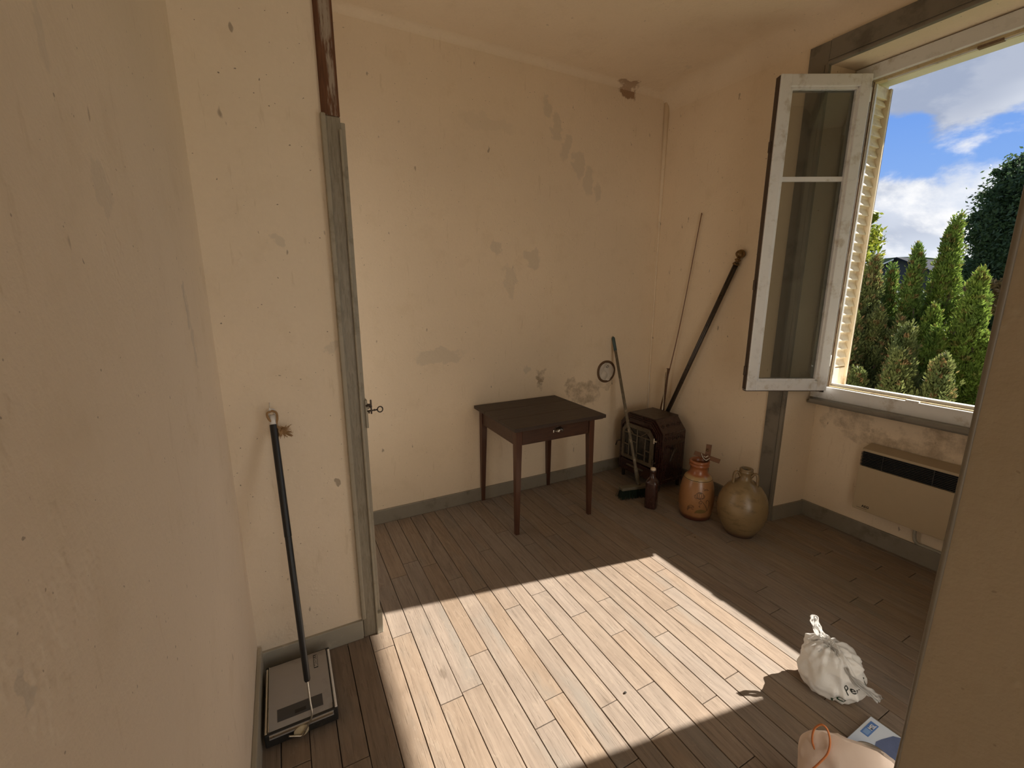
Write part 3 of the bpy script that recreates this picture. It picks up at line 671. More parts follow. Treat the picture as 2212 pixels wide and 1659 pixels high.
# ------------------------------------------------------------------ broom
br = empty('broom', (2.28, 2.335, 0), 'broom with a long grey handle and dark green bristles leaning on the back wall', 'broom', 0)
hd = Matrix.Rotation(R(-12), 4, 'Z')
m_brh = simple('broom_block', (.15, .13, .09), .6, var=.25, vscale=30, dark=(.08, .07, .05))
bm = B(); box(bm, (-.125, -.028, .068), (.125, .028, .092), .007, M=hd, seg=2); obj('block', bm, m_brh, br)
bm = B(); rb = random.Random(3)
for i in range(46):
    for j in range(7):
        x_ = -.12+i*.24/45+rb.uniform(-.002, .002); y_ = -.024+j*.048/6
        ex = x_*1.13+rb.uniform(-.006, .006); ey = y_*1.5+rb.uniform(-.006, .006)
        a = hd @ Vector((x_, y_, .070)); b = hd @ Vector((ex, ey, rb.uniform(.0, .008)))
        t_ = Vector((.0016, .0006, 0)); u_ = Vector((-.0005, .0016, 0))
        q_ = [bm.verts.new(a-t_), bm.verts.new(a+t_), bm.verts.new(b+t_), bm.verts.new(b-t_)]; bm.faces.new(q_)
        q_ = [bm.verts.new(a-u_), bm.verts.new(a+u_), bm.verts.new(b+u_), bm.verts.new(b-u_)]; bm.faces.new(q_)
obj('bristles', bm, simple('green_bristle', (.018, .035, .02), .6, var=.4, vscale=60), br, kind='stuff')
h0, h1 = Vector((.035, .0, .085)), Vector((.135, .492, 1.175))
bm = B(); tube(bm, [h0, h0.lerp(h1, .10), h0.lerp(h1, .12), h0.lerp(h1, .95)], [.016, .016, .0115, .0115], 12); obj('handle', bm, simple('broom_handle', (.14, .12, .085), .5, var=.35, vscale=50, dark=(.35, .3, .22), dscale=25), br, smooth=True)
bm = B(); tube(bm, [h0.lerp(h1, .90), h0.lerp(h1, .99), h0.lerp(h1, 1.0)], [.0125, .013, .006], 12); obj('grip', bm, simple('grip_blue', (.05, .085, .085), .5), br, smooth=True)

# ------------------------------------------------------------------ bottle, jar, jug
bt = empty('stoneware_bottle', (2.268, 2.155, 0), 'tall dark brown bottle with a pale cap standing beside the broom', 'bottle')
m_bot = simple('dark_brown_glaze', (.045, .018, .013), .28, var=.2, vscale=15, dark=(.03, .012, .01), coat=.4)
def rbox(r_, a_, e=4.):
    c_, s_ = abs(math.cos(a_)), abs(math.sin(a_)); return r_/((c_**e+s_**e)**(1/e))*.93
bm = B(); prof = [(.040, 0), (.0445, .004), (.046, .02), (.046, .190), (.0445, .200), (.038, .212), (.026, .226), (.019, .236), (.0175, .262), (.0175, .272), (.021, .275), (.021, .284), (.018, .287)]
seg = 40; rings = []
for r_, z_ in prof:
    k_ = 1 if z_ < .2 else max(0, 1-(z_-.2)/.03)
    rings.append([bm.verts.new(((rbox(r_, 2*math.pi*k/seg)*k_+r_*(1-k_))*math.cos(2*math.pi*k/seg+.55), (rbox(r_, 2*math.pi*k/seg)*k_+r_*(1-k_))*math.sin(2*math.pi*k/seg+.55), z_)) for k in range(seg)])
for i in range(len(rings)-1):
    for k in range(seg): bm.faces.new((rings[i][k], rings[i][(k+1) % seg], rings[i+1][(k+1) % seg], rings[i+1][k]))
bm.faces.new(rings[0]); bm.faces.new(rings[-1])
obj('body', bm, m_bot, bt, auto=R(50))
bm = B(); lathe(bm, [(.017, .286), (.019, .288), (.019, .297), (.0165, .303), (.010, .305)], 20); lathe(bm, [(.004, .304), (.006, .306), (.002, .3075)], 10, (.004, 0, 0)); obj('cap', bm, simple('cream_cap', (.75, .62, .46), .5), bt, smooth=True)

m_jar, g, p = mat('salt_glaze_jar'); o_ = g.obj(); sp = g.new('ShaderNodeSeparateXYZ'); g.put(sp.inputs[0], o_); z_ = sp.outputs[2]
n1 = g.noise(o_, 9, 5, .6); n2 = g.noise(o_, 45, 4, .65)
c = g.mix(n1, (.27, .115, .040), (.40, .205, .085)); c = g.mix(g.math('MULTIPLY', g.step(n2, .5, .7), .35), c, (.26, .12, .05))
zz = g.math('MULTIPLY_ADD', n1, .02, z_)
c = g.mix(g.step(zz, .30, .325), c, (.29, .095, .032)); band = g.math('MULTIPLY', g.step(zz, .285, .295), g.step(zz, .325, .312)); c = g.mix(g.math('MULTIPLY', band, .8), c, (.42, .29, .13))
c = g.mix(g.step(zz, .055, .03), c, (.10, .028, .015)); p(col=c, rough=.32, coat=.4, coatr=.2, nor=g.bump(n2, .15, .001))
JP = [(.090, 0), (.097, .003), (.102, .02), (.109, .055), (.114, .10), (.115, .15), (.111, .20), (.102, .25), (.090, .288), (.084, .298), (.080, .303), (.066, .315), (.058, .33), (.055, .352), (.056, .366),
      (.062, .371), (.066, .378), (.062, .385), (.059, .388), (.064, .393), (.067, .401), (.064, .409), (.058, .413), (.052, .410), (.050, .36), (.056, .32), (.09, .26), (.095, .05), (.05, .02)]
jar = empty('stoneware_jar', (2.458, 1.925, 0), 'orange brown stoneware jar with a scroll flower design and iron strips in its mouth', 'jar')
bm = B(); lathe(bm, JP, 64, cap=False); obj('body', bm, m_jar, jar, smooth=True)
def rad(prof, z):
    for (r0, z0), (r1, z1) in zip(prof, prof[1:]):
        if z0 <= z <= z1: return r0+(r1-r0)*(z-z0)/(z1-z0)
    return prof[0][0]
jaz = math.atan2(-1.925, -2.458)   # side of the jar that looks at the doorway
def on(u, z, lift=.0006):          # u: metres sideways on the jar face (to the right), z: height
    r_ = rad(JP[:14], z)+lift; a_ = jaz+u/.112; return Vector((r_*math.cos(a_), r_*math.sin(a_), z))
m_ink = simple('brown_slip', (.075, .035, .018), .4, var=.2); m_ink2 = simple('olive_slip', (.17, .11, .035), .4, var=.2)
def strokes(name, L, r_=.0013, m_=m_ink):
    bm = B()
    for P in L: tube(bm, [on(v.x, v.y) for v in spline([(a, b, 0) for a, b in P], 5)], r_, 5)
    return obj(name, bm, m_, jar, smooth=True)
def fill(name, P, m_):
    P = [(v.x, v.y) for v in spline([(a, b, 0) for a, b in P+[P[0]]], 4)][:-1]; cx = sum(a for a, b in P)/len(P); cy = sum(b for a, b in P)/len(P)
    bm = B(); c0 = bm.verts.new(on(cx, cy)); k1 = [bm.verts.new(on((a+cx)/2, (b+cy)/2)) for a, b in P]; k2 = [bm.verts.new(on(a, b, .0002)) for a, b in P]; n_ = len(P)
    for i in range(n_): bm.faces.new((c0, k1[i], k1[(i+1) % n_])); bm.faces.new((k1[i], k2[i], k2[(i+1) % n_], k1[(i+1) % n_]))
    return obj(name, bm, m_, jar, smooth=True)
uo = -.002
sh_ = lambda L: [[(a+uo, b) for a, b in P] for P in L]
strokes('flower_outline', sh_([[(.020, .172), (.000, .185), (.003, .210), (.020, .218)], [(.020, .172), (.008, .186), (.012, .212), (.024, .22)], [(.022, .172), (.020, .195), (.024, .22)],
    [(.024, .172), (.034, .19), (.032, .212), (.026, .22)], [(.024, .172), (.048, .185), (.044, .210), (.028, .219)], [(.000, .198), (-.010, .195), (-.006, .178), (.008, .174)], [(.046, .200), (.056, .196), (.050, .180), (.036, .174)]]))
fill('flower_heart', [(.016+uo, .214), (.028+uo, .217), (.034+uo, .211), (.024+uo, .207)], m_ink2)
strokes('stem', sh_([[(.026, .170), (.045, .150), (.068, .120), (.080, .085)], [(.080, .085), (.088, .12), (.088, .150), (.076, .165), (.066, .155), (.070, .145)], [(.032, .16), (.022, .150), (.026, .140), (.036, .142), (.034, .150)],
    [(.03, .128), (.024, .120), (.032, .114)]]), .0015)
fill('leaf', [(-.004+uo, .062), (.010+uo, .088), (.038+uo, .098), (.072+uo, .088), (.070+uo, .074), (.040+uo, .068), (.016+uo, .068)], m_ink2)
bm = B()
for i, (a, b) in enumerate([(-.048, .075), (-.044, .083), (-.050, .086), (-.046, .092), (-.040, .089), (-.040, .097), (-.046, .101), (-.036, .103), (-.034, .095), (-.042, .107), (.060, .238), (.066, .234), (.072, .240), (.054, .232), (.078, .232)]):
    P = on(a+uo, b, -.001); lathe(bm, [(.0005, -.003), (.0035, -.0015), (.0035, .0015), (.0005, .003)], 8, P)
obj('grapes', bm, m_ink, jar, smooth=True, kind='stuff')
strokes('vine', sh_([[(-.040, .108), (-.030, .118), (-.014, .118), (-.008, .108), (-.016, .100), (-.022, .106), (-.012, .113)], [(-.030, .108), (-.020, .092), (-.008, .092)], [(.052, .24), (.045, .248)], [(.076, .238), (.086, .23)]]))
bm = B(); tube(bm, [on(u_*.012, .287-.0015*abs(math.sin(u_*1.3)), .0008) for u_ in range(-14, 15)], .0018, 5); obj('shoulder_line', bm, m_ink, jar, smooth=True)
# iron strips stuck in the jar's mouth
m_strap = simple('rusty_strap', (.17, .085, .045), .55, .5, var=.3, vscale=30, dark=(.06, .03, .02))
stp = empty('iron_cross', (2.458, 1.925, .36), 'rusty crossed iron strips with a small bolt standing in the mouth of the orange jar', 'iron fitting', math.atan2(-2.458, 1.925))
bm = B(); box(bm, (-.040, -.002, -.016), (.128, .002, .016), .001, M=Matrix.Translation((0, .004, .086)) @ Matrix.Rotation(R(13), 4, 'Y')); obj('long_strip', bm, m_strap, stp)
bm = B(); box(bm, (-.017, -.002, -.08), (.017, .002, .165), .001, M=Matrix.Translation((.044, .010, .0)) @ Matrix.Rotation(R(2), 4, 'Y')); obj('upright_strip', bm, m_strap, stp)
bm = B(); lathe(bm, [(.004, 0), (.007, .002), (.007, .007), (.003, .009)], 10); bmesh.ops.rotate(bm, verts=bm.verts[:], matrix=Matrix.Rotation(R(90), 3, 'X')); bmesh.ops.translate(bm, verts=bm.verts[:], vec=(.044, .006, .125)); obj('bolt', bm, m_brass, stp, smooth=True)
bm = B(); tube(bm, spline([(.006, -.004, .10), (.018, -.012, .075), (.036, -.016, .060), (.050, -.012, .066), (.062, -.010, .078)], 5), .0026, 7); tube(bm, spline([(.02, -.01, .085), (.035, -.018, .082), (.05, -.012, .092)], 5), .003, 7); obj('wire_hook', bm, m_chr, stp, smooth=True)

m_jug, g, p = mat('salt_glaze_jug'); o_ = g.obj(); n1 = g.noise(o_, 6, 6, .65, .4); n2 = g.noise(o_, 40, 4, .7); n3 = g.noise(g.mapping(o_, (1, 1, 3)), 8, 5, .7); sp = g.new('ShaderNodeSeparateXYZ'); g.put(sp.inputs[0], o_)
c = g.mix(n1, (.17, .112, .05), (.31, .215, .105)); c = g.mix(g.math('MULTIPLY', g.step(n3, .52, .64), .7), c, (.15, .10, .045))
c = g.mix(g.math('MULTIPLY', g.step(n2, .68, .74), .8), c, (.07, .04, .02)); c = g.mix(g.math('MULTIPLY', g.step(sp.outputs[2], .30, .38), .55), c, (.16, .11, .055))
c = g.mix(g.step(g.math('MULTIPLY_ADD', n1, .05, sp.outputs[2]), .075, .04), c, (.12, .065, .04)); p(col=c, rough=g.math('MULTIPLY_ADD', n2, .3, .22), coat=.3, coatr=.25, nor=g.bump(g.math('ADD', n3, n2), .25, .002))
jug = empty('stoneware_jug', (2.525, 1.628, 0), 'big round grey brown stoneware jug with two small handles at its neck', 'jug')
GP = [(.075, 0), (.083, .003), (.095, .025), (.116, .06), (.135, .10), (.146, .15), (.148, .195), (.142, .24), (.126, .285), (.100, .325), (.070, .352), (.045, .368), (.036, .38), (.034, .40), (.035, .415), (.040, .42), (.041, .427), (.037, .432), (.040, .437), (.039, .443), (.033, .446), (.025, .444), (.022, .40), (.03, .36), (.1, .29), (.13, .2), (.1, .05), (.04, .02)]
bm = B(); lathe(bm, GP, 72, cap=False)
for v in bm.verts: v.co += v.co.normalized()*.0015*noise.noise(v.co*11)
obj('body', bm, m_jug, jug, smooth=True)
ja = math.atan2(-1.628, -2.525)
for s_ in (-1, 1):
    a_ = ja+s_*R(72)+R(5); u = Vector((math.cos(a_), math.sin(a_), 0)); bm = B()
    pts = spline([u*.033+Vector((0, 0, .395)), u*.046+Vector((0, 0, .418)), u*.062+Vector((0, 0, .420)), u*.070+Vector((0, 0, .402)), u*.071+Vector((0, 0, .375)), u*.072+Vector((0, 0, .345))], 5)
    tube(bm, pts, .0085, 10); sdv = Vector((-u.y, u.x, 0))
    for v in bm.verts:
        dd = v.co.dot(sdv); v.co += sdv*dd*.45
    obj('handle', bm, m_jug, jug, smooth=True)
bm = B(); lathe(bm, [(.026, .36), (.0255, .43), (.001, .4301)], 16); obj('mouth', bm, m_dark, jug)

# ------------------------------------------------------------------ carpet sweeper
m_sw = simple('sweeper_grey', (.35, .335, .32), .4, var=.05, vscale=40, bump=.08, dark=(.27, .25, .23), dscale=5)
sw = empty('carpet_sweeper', (-.070, 1.62, 0), 'grey carpet sweeper with a long black handle leaning on the partition', 'carpet sweeper')
bm = B(); box(bm, (-.118, -.155, .012), (.118, .160, .066), .006, seg=2); obj('bumper_body', bm, m_rub, sw)
bm = B(); prism(bm, [(-.158, .045), (-.158, .060), (-.12, .079), (-.04, .088), (.05, .088), (.12, .080), (.158, .064), (.158, .045)], .206, 'x', -.103); obj('lid', bm, m_sw, sw, auto=R(40))
for s_, mm in ((-1, m_chr), (1, simple('white_strip', (.85, .84, .82), .3))):
    bm = B(); box(bm, (min(s_*.108, s_*.117), -.150, .056), (max(s_*.108, s_*.117), .148, .068), .002); obj('side_strip', bm, mm, sw)
    bm = B(); box(bm, (min(s_*.102, s_*.106), -.150, .062), (max(s_*.102, s_*.106), .148, .074), .001); obj('side_trim', bm, m_chr if s_ < 0 else m_black, sw)
bm = B(); box(bm, (-.102, -.160, .052), (.100, -.157, .060)); obj('front_trim', bm, m_chr, sw)
def top_z(y):
    P = [(-.158, .060), (-.12, .079), (-.04, .088), (.05, .088), (.12, .080), (.158, .064)]
    for (a, b), (c_, d_) in zip(P, P[1:]):
        if a <= y <= c_: return b+(d_-b)*(y-a)/(c_-a)
    return .06
def decal(name, x0_, x1_, y0_, y1_, m_, lift=.0008):
    bm = B(); ys = sorted({y0_, y1_, *[y for y in (-.12, -.04, .05, .12) if y0_ < y < y1_]}); V = [[bm.verts.new((x_, y, top_z(y)+lift)) for x_ in (x0_, x1_)] for y in ys]
    for i in range(len(ys)-1): bm.faces.new((V[i][0], V[i][1], V[i+1][1], V[i+1][0]))
    r_ = bmesh.ops.extrude_face_region(bm, geom=bm.faces[:]); [setattr(v, 'co', v.co-Vector((0, 0, .0012))) for v in r_['geom'] if isinstance(v, bmesh.types.BMVert)]
    return obj(name, bm, m_, sw)
decal('dark_panel', -.076, .072, -.128, -.084, simple('dark_grey_panel', (.055, .055, .058), .4, var=.1))
decal('selector_slot', -.02, .016, -.122, -.110, m_black, .0016)
decal('name_plate', .054, .069, .044, .128, m_black)
me = text_mesh('BISSELL', .0165, .0003, .0003); bm = B(); bm.from_mesh(me); xs = [v.co.x for v in bm.verts]; kx = .074/(max(xs)-min(xs))
for v in bm.verts:
    yy = .124-(v.co.x-min(xs))*kx; yy = .048+(v.co.x-min(xs))*kx
    v.co = Vector((.0672-v.co.y*.95, yy, top_z(yy)+.0012+v.co.z))
obj('lettering', bm, simple('silver_print', (.5, .48, .45), .4), sw)
bm = B(); n = 20; vv = [bm.verts.new((0, -.1655, .030))]
ring = [[bm.verts.new((r_*math.cos(a)-.005, y_, .036+r_*math.sin(a)*.9)) for a in [k/n*2*math.pi for k in range(n)]] for r_, y_ in ((.024, -.156), (.024, -.163), (.006, -.166), (.005, -.163))]
for i in range(3):
    for k in range(n): bm.faces.new((ring[i][k], ring[i][(k+1) % n], ring[i+1][(k+1) % n], ring[i+1][k]))
bm.faces.new(ring[-1]); bm.verts.remove(vv[0]); obj('pivot_disc', bm, simple('cream_plastic', (.62, .52, .34), .4), sw, smooth=False)
o_sw = Vector((-.070, 1.62, 0)); P0 = Vector((-.037, 1.452, .088))-o_sw; TT = Vector((-.062, 1.81, 1.06))-o_sw
bm = B(); tube(bm, spline([Vector((-.045, -.166, .040)), Vector((-.022, -.170, .033)), Vector((-.003, -.172, .028)), Vector((.012, -.172, .05)), P0, P0.lerp(TT, .05), P0.lerp(TT, .13)], 6), .0032, 8); obj('wire_bail', bm, m_chr, sw, smooth=True)
bm = B(); tube(bm, [P0.lerp(TT, .112), P0.lerp(TT, .118), P0.lerp(TT, .60), P0.lerp(TT, .601), P0.lerp(TT, 1)], [.008, .0105, .0115, .0125, .0125], 16); obj('handle', bm, m_black, sw, smooth=False, auto=R(40))
bm = B(); e = P0.lerp(TT, 1); dd = (TT-P0).normalized(); tube(bm, [e-dd*.004, e+dd*.035], [.0118, .0118], 14); ctr = e+dd*.047
tube(bm, [ctr+Vector((.011*math.cos(a), 0, .013*math.sin(a))) for a in [k/14*2*math.pi for k in range(15)]], .0032, 7, cap=False); obj('end_cap', bm, m_pvc, sw, smooth=True)
m_tw = simple('jute_twine', (.34, .21, .10), .9, var=.3, vscale=80, bump=.4)
bm = B(); c0 = ctr
tube(bm, spline([c0+Vector((.0, -.010, .006)), c0+Vector((-.014, -.014, .0)), c0+Vector((-.010, -.018, -.022)), c0+Vector((.010, -.018, -.048)), c0+Vector((.022, -.018, -.062))], 6), .0042, 7)
tube(bm, spline([c0+Vector((.0, -.010, .008)), c0+Vector((.015, -.012, .0)), c0+Vector((.017, -.016, -.022)), c0+Vector((.012, -.018, -.046)), c0+Vector((.022, -.018, -.062))], 6), .0042, 7)
kn = c0+Vector((.026, -.018, -.070))
for i in range(3):
    tube(bm, [kn+Vector((.009*math.cos(a+i), .007*math.sin(a*1.3+i), .010*math.sin(a+i*2)-.003*i)) for a in [k/10*2*math.pi for k in range(11)]], .0048, 7)
rb = random.Random(9)
for i in range(110):
    e_ = kn+Vector((rb.uniform(-.028, .040), rb.uniform(-.010, .006), rb.uniform(-.034, .004) if rb.random() < .8 else rb.uniform(0, .02)))
    tube(bm, spline([kn, kn.lerp(e_, .5)+Vector((rb.uniform(-.005, .005), 0, rb.uniform(-.004, .004))), e_], 2), [.0034, .0028, .002, .0013, .0006], 4)
obj('twine_loop', bm, m_tw, sw, smooth=True)
# wall hook from which the twine hangs
bm = B(); tube(bm, spline([(-.067, 1.850, 1.135), (-.067, 1.812, 1.128), (-.067, 1.800, 1.118), (-.067, 1.792, 1.13)], 4), .002, 6)
tag(obj('wall_hook', bm, m_pvc, smooth=True), 'tiny white wall hook above the black sweeper handle', 'hook')

# ------------------------------------------------------------------ white plastic bag
m_bag, g, p = mat('white_film'); o_ = g.obj(); n1 = g.noise(o_, 22, 5, .6, 1.)
tl = g.new('ShaderNodeBsdfTranslucent'); tl.inputs[0].default_value = (.80, .78, .74, 1); mx = g.new('ShaderNodeMixShader'); mx.inputs[0].default_value = .30
p(col=g.mix(n1, (.80, .785, .76), (.90, .89, .88)), rough=.35, spec=.4, nor=g.bump(n1, .5, .004)); g.l.new(g.n['Principled BSDF'].outputs[0], mx.inputs[1]); g.l.new(tl.outputs[0], mx.inputs[2]); g.l.new(mx.outputs[0], g.n['Material Output'].inputs[0])
bag = empty('white_carrier_bag', (1.790, .712, 0), 'small white plastic carrier bag knotted shut with black print on its right side', 'carrier bag', math.atan2(-1.835, .765))
# local x: to the right as seen from the doorway, local y: away from it
def bagsurf(u, v):
    x_ = .108*u[0]; y_ = .105*u[1]; z_ = u[2]
    return x_, y_, z_
bm = B(); NU, NV = 96, 60; rows = []
for j in range(NV+1):
    th = math.pi*j/NV; row = []
    for i in range(NU):
        ph = 2*math.pi*i/NU; sx_ = math.sin(th)*math.cos(ph); sy_ = math.sin(th)*math.sin(ph); cz_ = -math.cos(th)
        e_ = lambda t_, k_: math.copysign(abs(t_)**k_, t_)
        x_ = .112*e_(sx_, .80); y_ = .100*e_(sy_, .80); z_ = .092+.098*e_(cz_, .70)
        tp = (z_/.19)
        x_ *= 1-.22*tp*tp; y_ *= 1-.30*tp*tp; x_ -= .006*tp
        y_ += .02*tp; z_ *= 1+.06*(-x_/.1)*tp
        pv = Vector((x_, y_, z_)); d_ = Vector((sx_, sy_, cz_*.5))
        k1 = 1-abs(noise.noise(pv*17+Vector((3, 1, 7)))*2.2); k2 = 1-abs(noise.noise(pv*34+Vector((5, 9, 2)))*2.2); fold = 1-abs(noise.noise(Vector((math.atan2(x_-.02, y_+.02)*2.2, z_*4, .5)))*2.4)
        amp = .35+.65*min(1, max(0, (z_-.0)/.05))
        k3 = abs(noise.noise(pv*26+Vector((1, 4, 8)))); ray_ = 1-abs(math.sin(math.atan2(y_-.01, x_+.015)*5.5+noise.noise(pv*9)*2.5)); pv += d_*amp*(.009*k1+.005*k2+.011*fold-.007*k3-.012)+d_*.012*ray_*tp*tp
        pv.z = max(.0005, pv.z); row.append(bm.verts.new(pv))
    rows.append(row)
for j in range(NV):
    for i in range(NU): bm.faces.new((rows[j][i], rows[j][(i+1) % NU], rows[j+1][(i+1) % NU], rows[j+1][i]))
bmesh.ops.remove_doubles(bm, verts=bm.verts[:], dist=.0002); bvh = BVHTree.FromBMesh(bm)
obj('bag_body', bm, m_bag, bag, smooth=True)
def ribbon(pts, w_, th_=.0012, up_=Vector((0, 1, 0)), name='handle', wob=.004, m_=None):
    P = spline(pts, 8); bm = B(); A = []
    for i, q_ in enumerate(P):
        t_ = (P[min(i+1, len(P)-1)]-P[max(i-1, 0)]).normalized(); s_ = t_.cross(up_).normalized(); n_ = s_.cross(t_)
        ww = w_*(1+.25*math.sin(i*.9)); row = []
        for k in range(7):
            f_ = k/6-.5; row.append(bm.verts.new(q_+s_*ww*f_+n_*(wob*math.sin(k*2.1+i*.35))))
        A.append(row)
    for i in range(len(A)-1):
        for k in range(6): bm.faces.new((A[i][k], A[i][k+1], A[i+1][k+1], A[i+1][k]))
    bmesh.ops.solidify(bm, geom=bm.faces[:], thickness=th_)
    return obj(name, bm, m_ or m_bag, bag, smooth=True)
V = Vector
ribbon([V((-.010, .02, .170)), V((-.040, .03, .20)), V((-.062, .03, .232)), V((-.078, .035, .262)), V((-.086, .035, .255)), V((-.078, .03, .226)), V((-.052, .02, .188)), V((-.02, .0, .165))], .016)
ribbon([V((-.055, .01, .160)), V((-.03, .0, .185)), V((.0, -.01, .178)), V((.02, -.02, .160)), V((.05, -.05, .135)), V((.10, -.055, .112)), V((.135, -.045, .098)), V((.150, -.05, .090))], .026)
ribbon([V((.03, -.03, .150)), V((.07, -.06, .122)), V((.115, -.058, .100)), V((.146, -.05, .078))], .016)
# knot fins
for k in range(6):
    a_ = k*1.05; ribbon([V((-.02, .01, .160)), V((-.02+.03*math.cos(a_), .01+.025*math.sin(a_), .185)), V((-.02+.055*math.cos(a_), .01+.05*math.sin(a_), .165))], .018, name='knot_fold')
m_print = simple('black_print', (.012, .016, .012), .4); m_gprint = simple('green_print', (.02, .07, .03), .4)
def wrap(s, size, x_, z_, rot, m_, az=R(38), shear=0.):
    me = text_mesh(s, size, .0, .0004); bm = B(); bm.from_mesh(me); bmesh.ops.subdivide_edges(bm, edges=bm.edges[:], cuts=1)
    ax = Vector((math.cos(az), math.sin(az), 0)); nrm = Vector((math.sin(az), -math.cos(az), 0)); ctr_ = Vector((0, 0, 0))
    for v in bm.verts:
        u, w_ = v.co.x*math.cos(rot)-v.co.y*math.sin(rot), v.co.x*math.sin(rot)+v.co.y*math.cos(rot)
        o0 = ax*(x_+u)+Vector((0, 0, z_+w_))+nrm*.4; h_ = bvh.ray_cast(o0, -nrm)
        if h_[0] is None or (h_[0]-o0+nrm*.4).dot(nrm) < -.02:
            h_ = bvh.find_nearest(o0-nrm*.32)
        v.co = h_[0]+nrm*.0012
    return obj('lettering', bm, m_, bag)
try:
    wrap('Percer', .034, -.002, .066, R(20), m_print); wrap('ro', .05, -.040, .016, R(25), m_gprint)
except Exception as ex: print('wrap', ex)

# ------------------------------------------------------------------ paper bag, leaflet, board, lid
m_paper, g, p = mat('pale_paper'); o_ = g.obj(); n1 = g.noise(o_, 8, 5, .6, .5); n2 = g.noise(o_, 60, 3)
p(col=g.mix(n1, (.74, .60, .52), (.86, .73, .65)), rough=.65, nor=g.bump(g.math('ADD', n1, g.math('MULTIPLY', n2, .2)), .4, .006))
pb = empty('paper_bag', (1.345, .455, 0), 'pale pink paper carrier bag with an orange cord handle at the photo bottom', 'paper bag', math.atan2(-1.345, .455))
bm = B(); NU, NV = 60, 26; rows = []
for j in range(NV+1):
    t_ = j/NV; row = []
    for i in range(NU):
        ph = 2*math.pi*i/NU; c_, s_ = math.cos(ph), math.sin(ph); e_ = lambda t, k_: math.copysign(abs(t)**k_, t)
        hw_ = .150-.012*t_-.035*t_**8; hd_ = .075*(1-t_)**.6+.006
        x_ = .028+hw_*e_(c_, .5); y_ = hd_*e_(s_, .6)
        topz = .278+.024*math.exp(-((x_-.055)/.045)**2)-.05*max(0, (-x_-.03)/.08)-.9*max(0, x_-.10)
        topz = max(topz, .10)
        z_ = topz*t_; x_ += .008*math.sin(t_*5+s_*2)-.010*t_
        pv = Vector((x_, y_-.012*t_, z_)); pv.y += .008*noise.noise(pv*14)+.005*(1-abs(noise.noise(pv*30))*2); row.append(bm.verts.new(pv))
    rows.append(row)
for j in range(NV):
    for i in range(NU): bm.faces.new((rows[j][i], rows[j][(i+1) % NU], rows[j+1][(i+1) % NU], rows[j+1][i]))
bm.faces.new(rows[0][::-1]); bm.faces.new(rows[-1]); obj('paper_body', bm, m_paper, pb, auto=R(50))
bm = B(); tube(bm, spline([V((-.078, -.030, .205)), V((-.088, -.034, .235)), V((-.088, -.034, .275)), V((-.075, -.03, .300)), V((-.060, -.03, .298)), V((-.048, -.034, .268)), V((-.048, -.045, .232)), V((-.062, -.062, .200)), V((-.078, -.075, .165)), V((-.088, -.08, .11)), V((-.09, -.082, .05))], 8), .0027, 8)
obj('cord_handle', bm, simple('orange_cord', (.52, .17, .05), .6, var=.15, vscale=120), pb, smooth=True)

m_leaf, g, p = mat('leaflet_print'); o_ = g.obj(); sp = g.new('ShaderNodeSeparateXYZ'); g.put(sp.inputs[0], o_); n1 = g.noise(o_, 18, 4)
c = g.mix(g.step(sp.outputs[0], -.30, -.02), (.42, .55, .74), (.62, .68, .75)); p(col=g.mix(g.math('MULTIPLY', n1, .25), c, (.7, .75, .8)), rough=.25, coat=.3)
lf = empty('leaflet', (1.768, .562, 0), 'pale blue glossy box lid with a dark blue badge, half behind the paper bag', 'leaflet box', R(1))
bm = B(); box(bm, (-.30, -.20, .0), (0, 0, .030), .0015); obj('card', bm, m_leaf, lf)
bm = B(); box(bm, (-.100, -.034, .0302), (-.022, -.010, .0308)); obj('badge', bm, simple('badge_blue', (.09, .2, .5), .3), lf)
bm = B(); box(bm, (-.094, -.030, .0308), (-.068, -.014, .0311)); obj('badge_field', bm, simple('badge_pale', (.2, .34, .62), .3), lf)
me = text_mesh('MSL', .020, .0002, .0002); bm = B(); bm.from_mesh(me); o = obj('lettering', bm, m_pvc, lf); o.location = (-.064, -.030, .0311)
bm = B(); P = [(-.115, -.060), (-.095, -.055), (-.07, -.060), (-.02, -.074), (-.005, -.09), (-.01, -.12), (-.06, -.135), (-.12, -.125), (-.125, -.09)]
prism(bm, P, .0006, 'z', .0302); obj('dark_figure', bm, simple('figure_blue', (.10, .13, .25), .35, var=.3, vscale=40), lf)
bm = B(); box(bm, (0, -.28, 0), (.010, .006, .016), .001, M=Matrix.Translation((1.776, .562, 0)) @ Matrix.Rotation(R(1), 4, 'Z'))
tag(obj('thin_board', bm, simple('board_edge', (.20, .21, .17), .6)), 'thin grey green strip of board lying against the leaflet box', 'board')
bm = B(); lathe(bm, [(.052, 0), (.056, .004), (.058, .030), (.054, .040), (.050, .036), (.048, .012)], 40); 
o = obj('round_tin', bm, simple('taupe_tin', (.17, .14, .105), .4), smooth=True); o.location = (1.560, .470, .0312); tag(o, 'round taupe rim showing between the paper bag and the leaflet box', 'tin')

# ------------------------------------------------------------------ debris on the floor
rb = random.Random(21)
for (x_, y_) in ((1.98, 2.62), (2.22, 1.72), (1.06, 1.07)):
    bm = B(); bmesh.ops.create_icosphere(bm, subdivisions=1, radius=.005)
    for v in bm.verts: v.co = Vector((v.co.x*1.4, v.co.y, v.co.z*.5+.0026))*(1+.3*noise.noise(v.co*300))
    o = obj('crumb', bm, m_brass if x_ > 1.5 else m_dark); o.location = (x_, y_, 0); tag(o, {1.98: 'tiny pale crumb on the floor between table and stove', 2.22: 'tiny crumb on the floor before the round jug', 1.06: 'tiny dark crumb on the sunlit floor'}[x_], 'crumb')

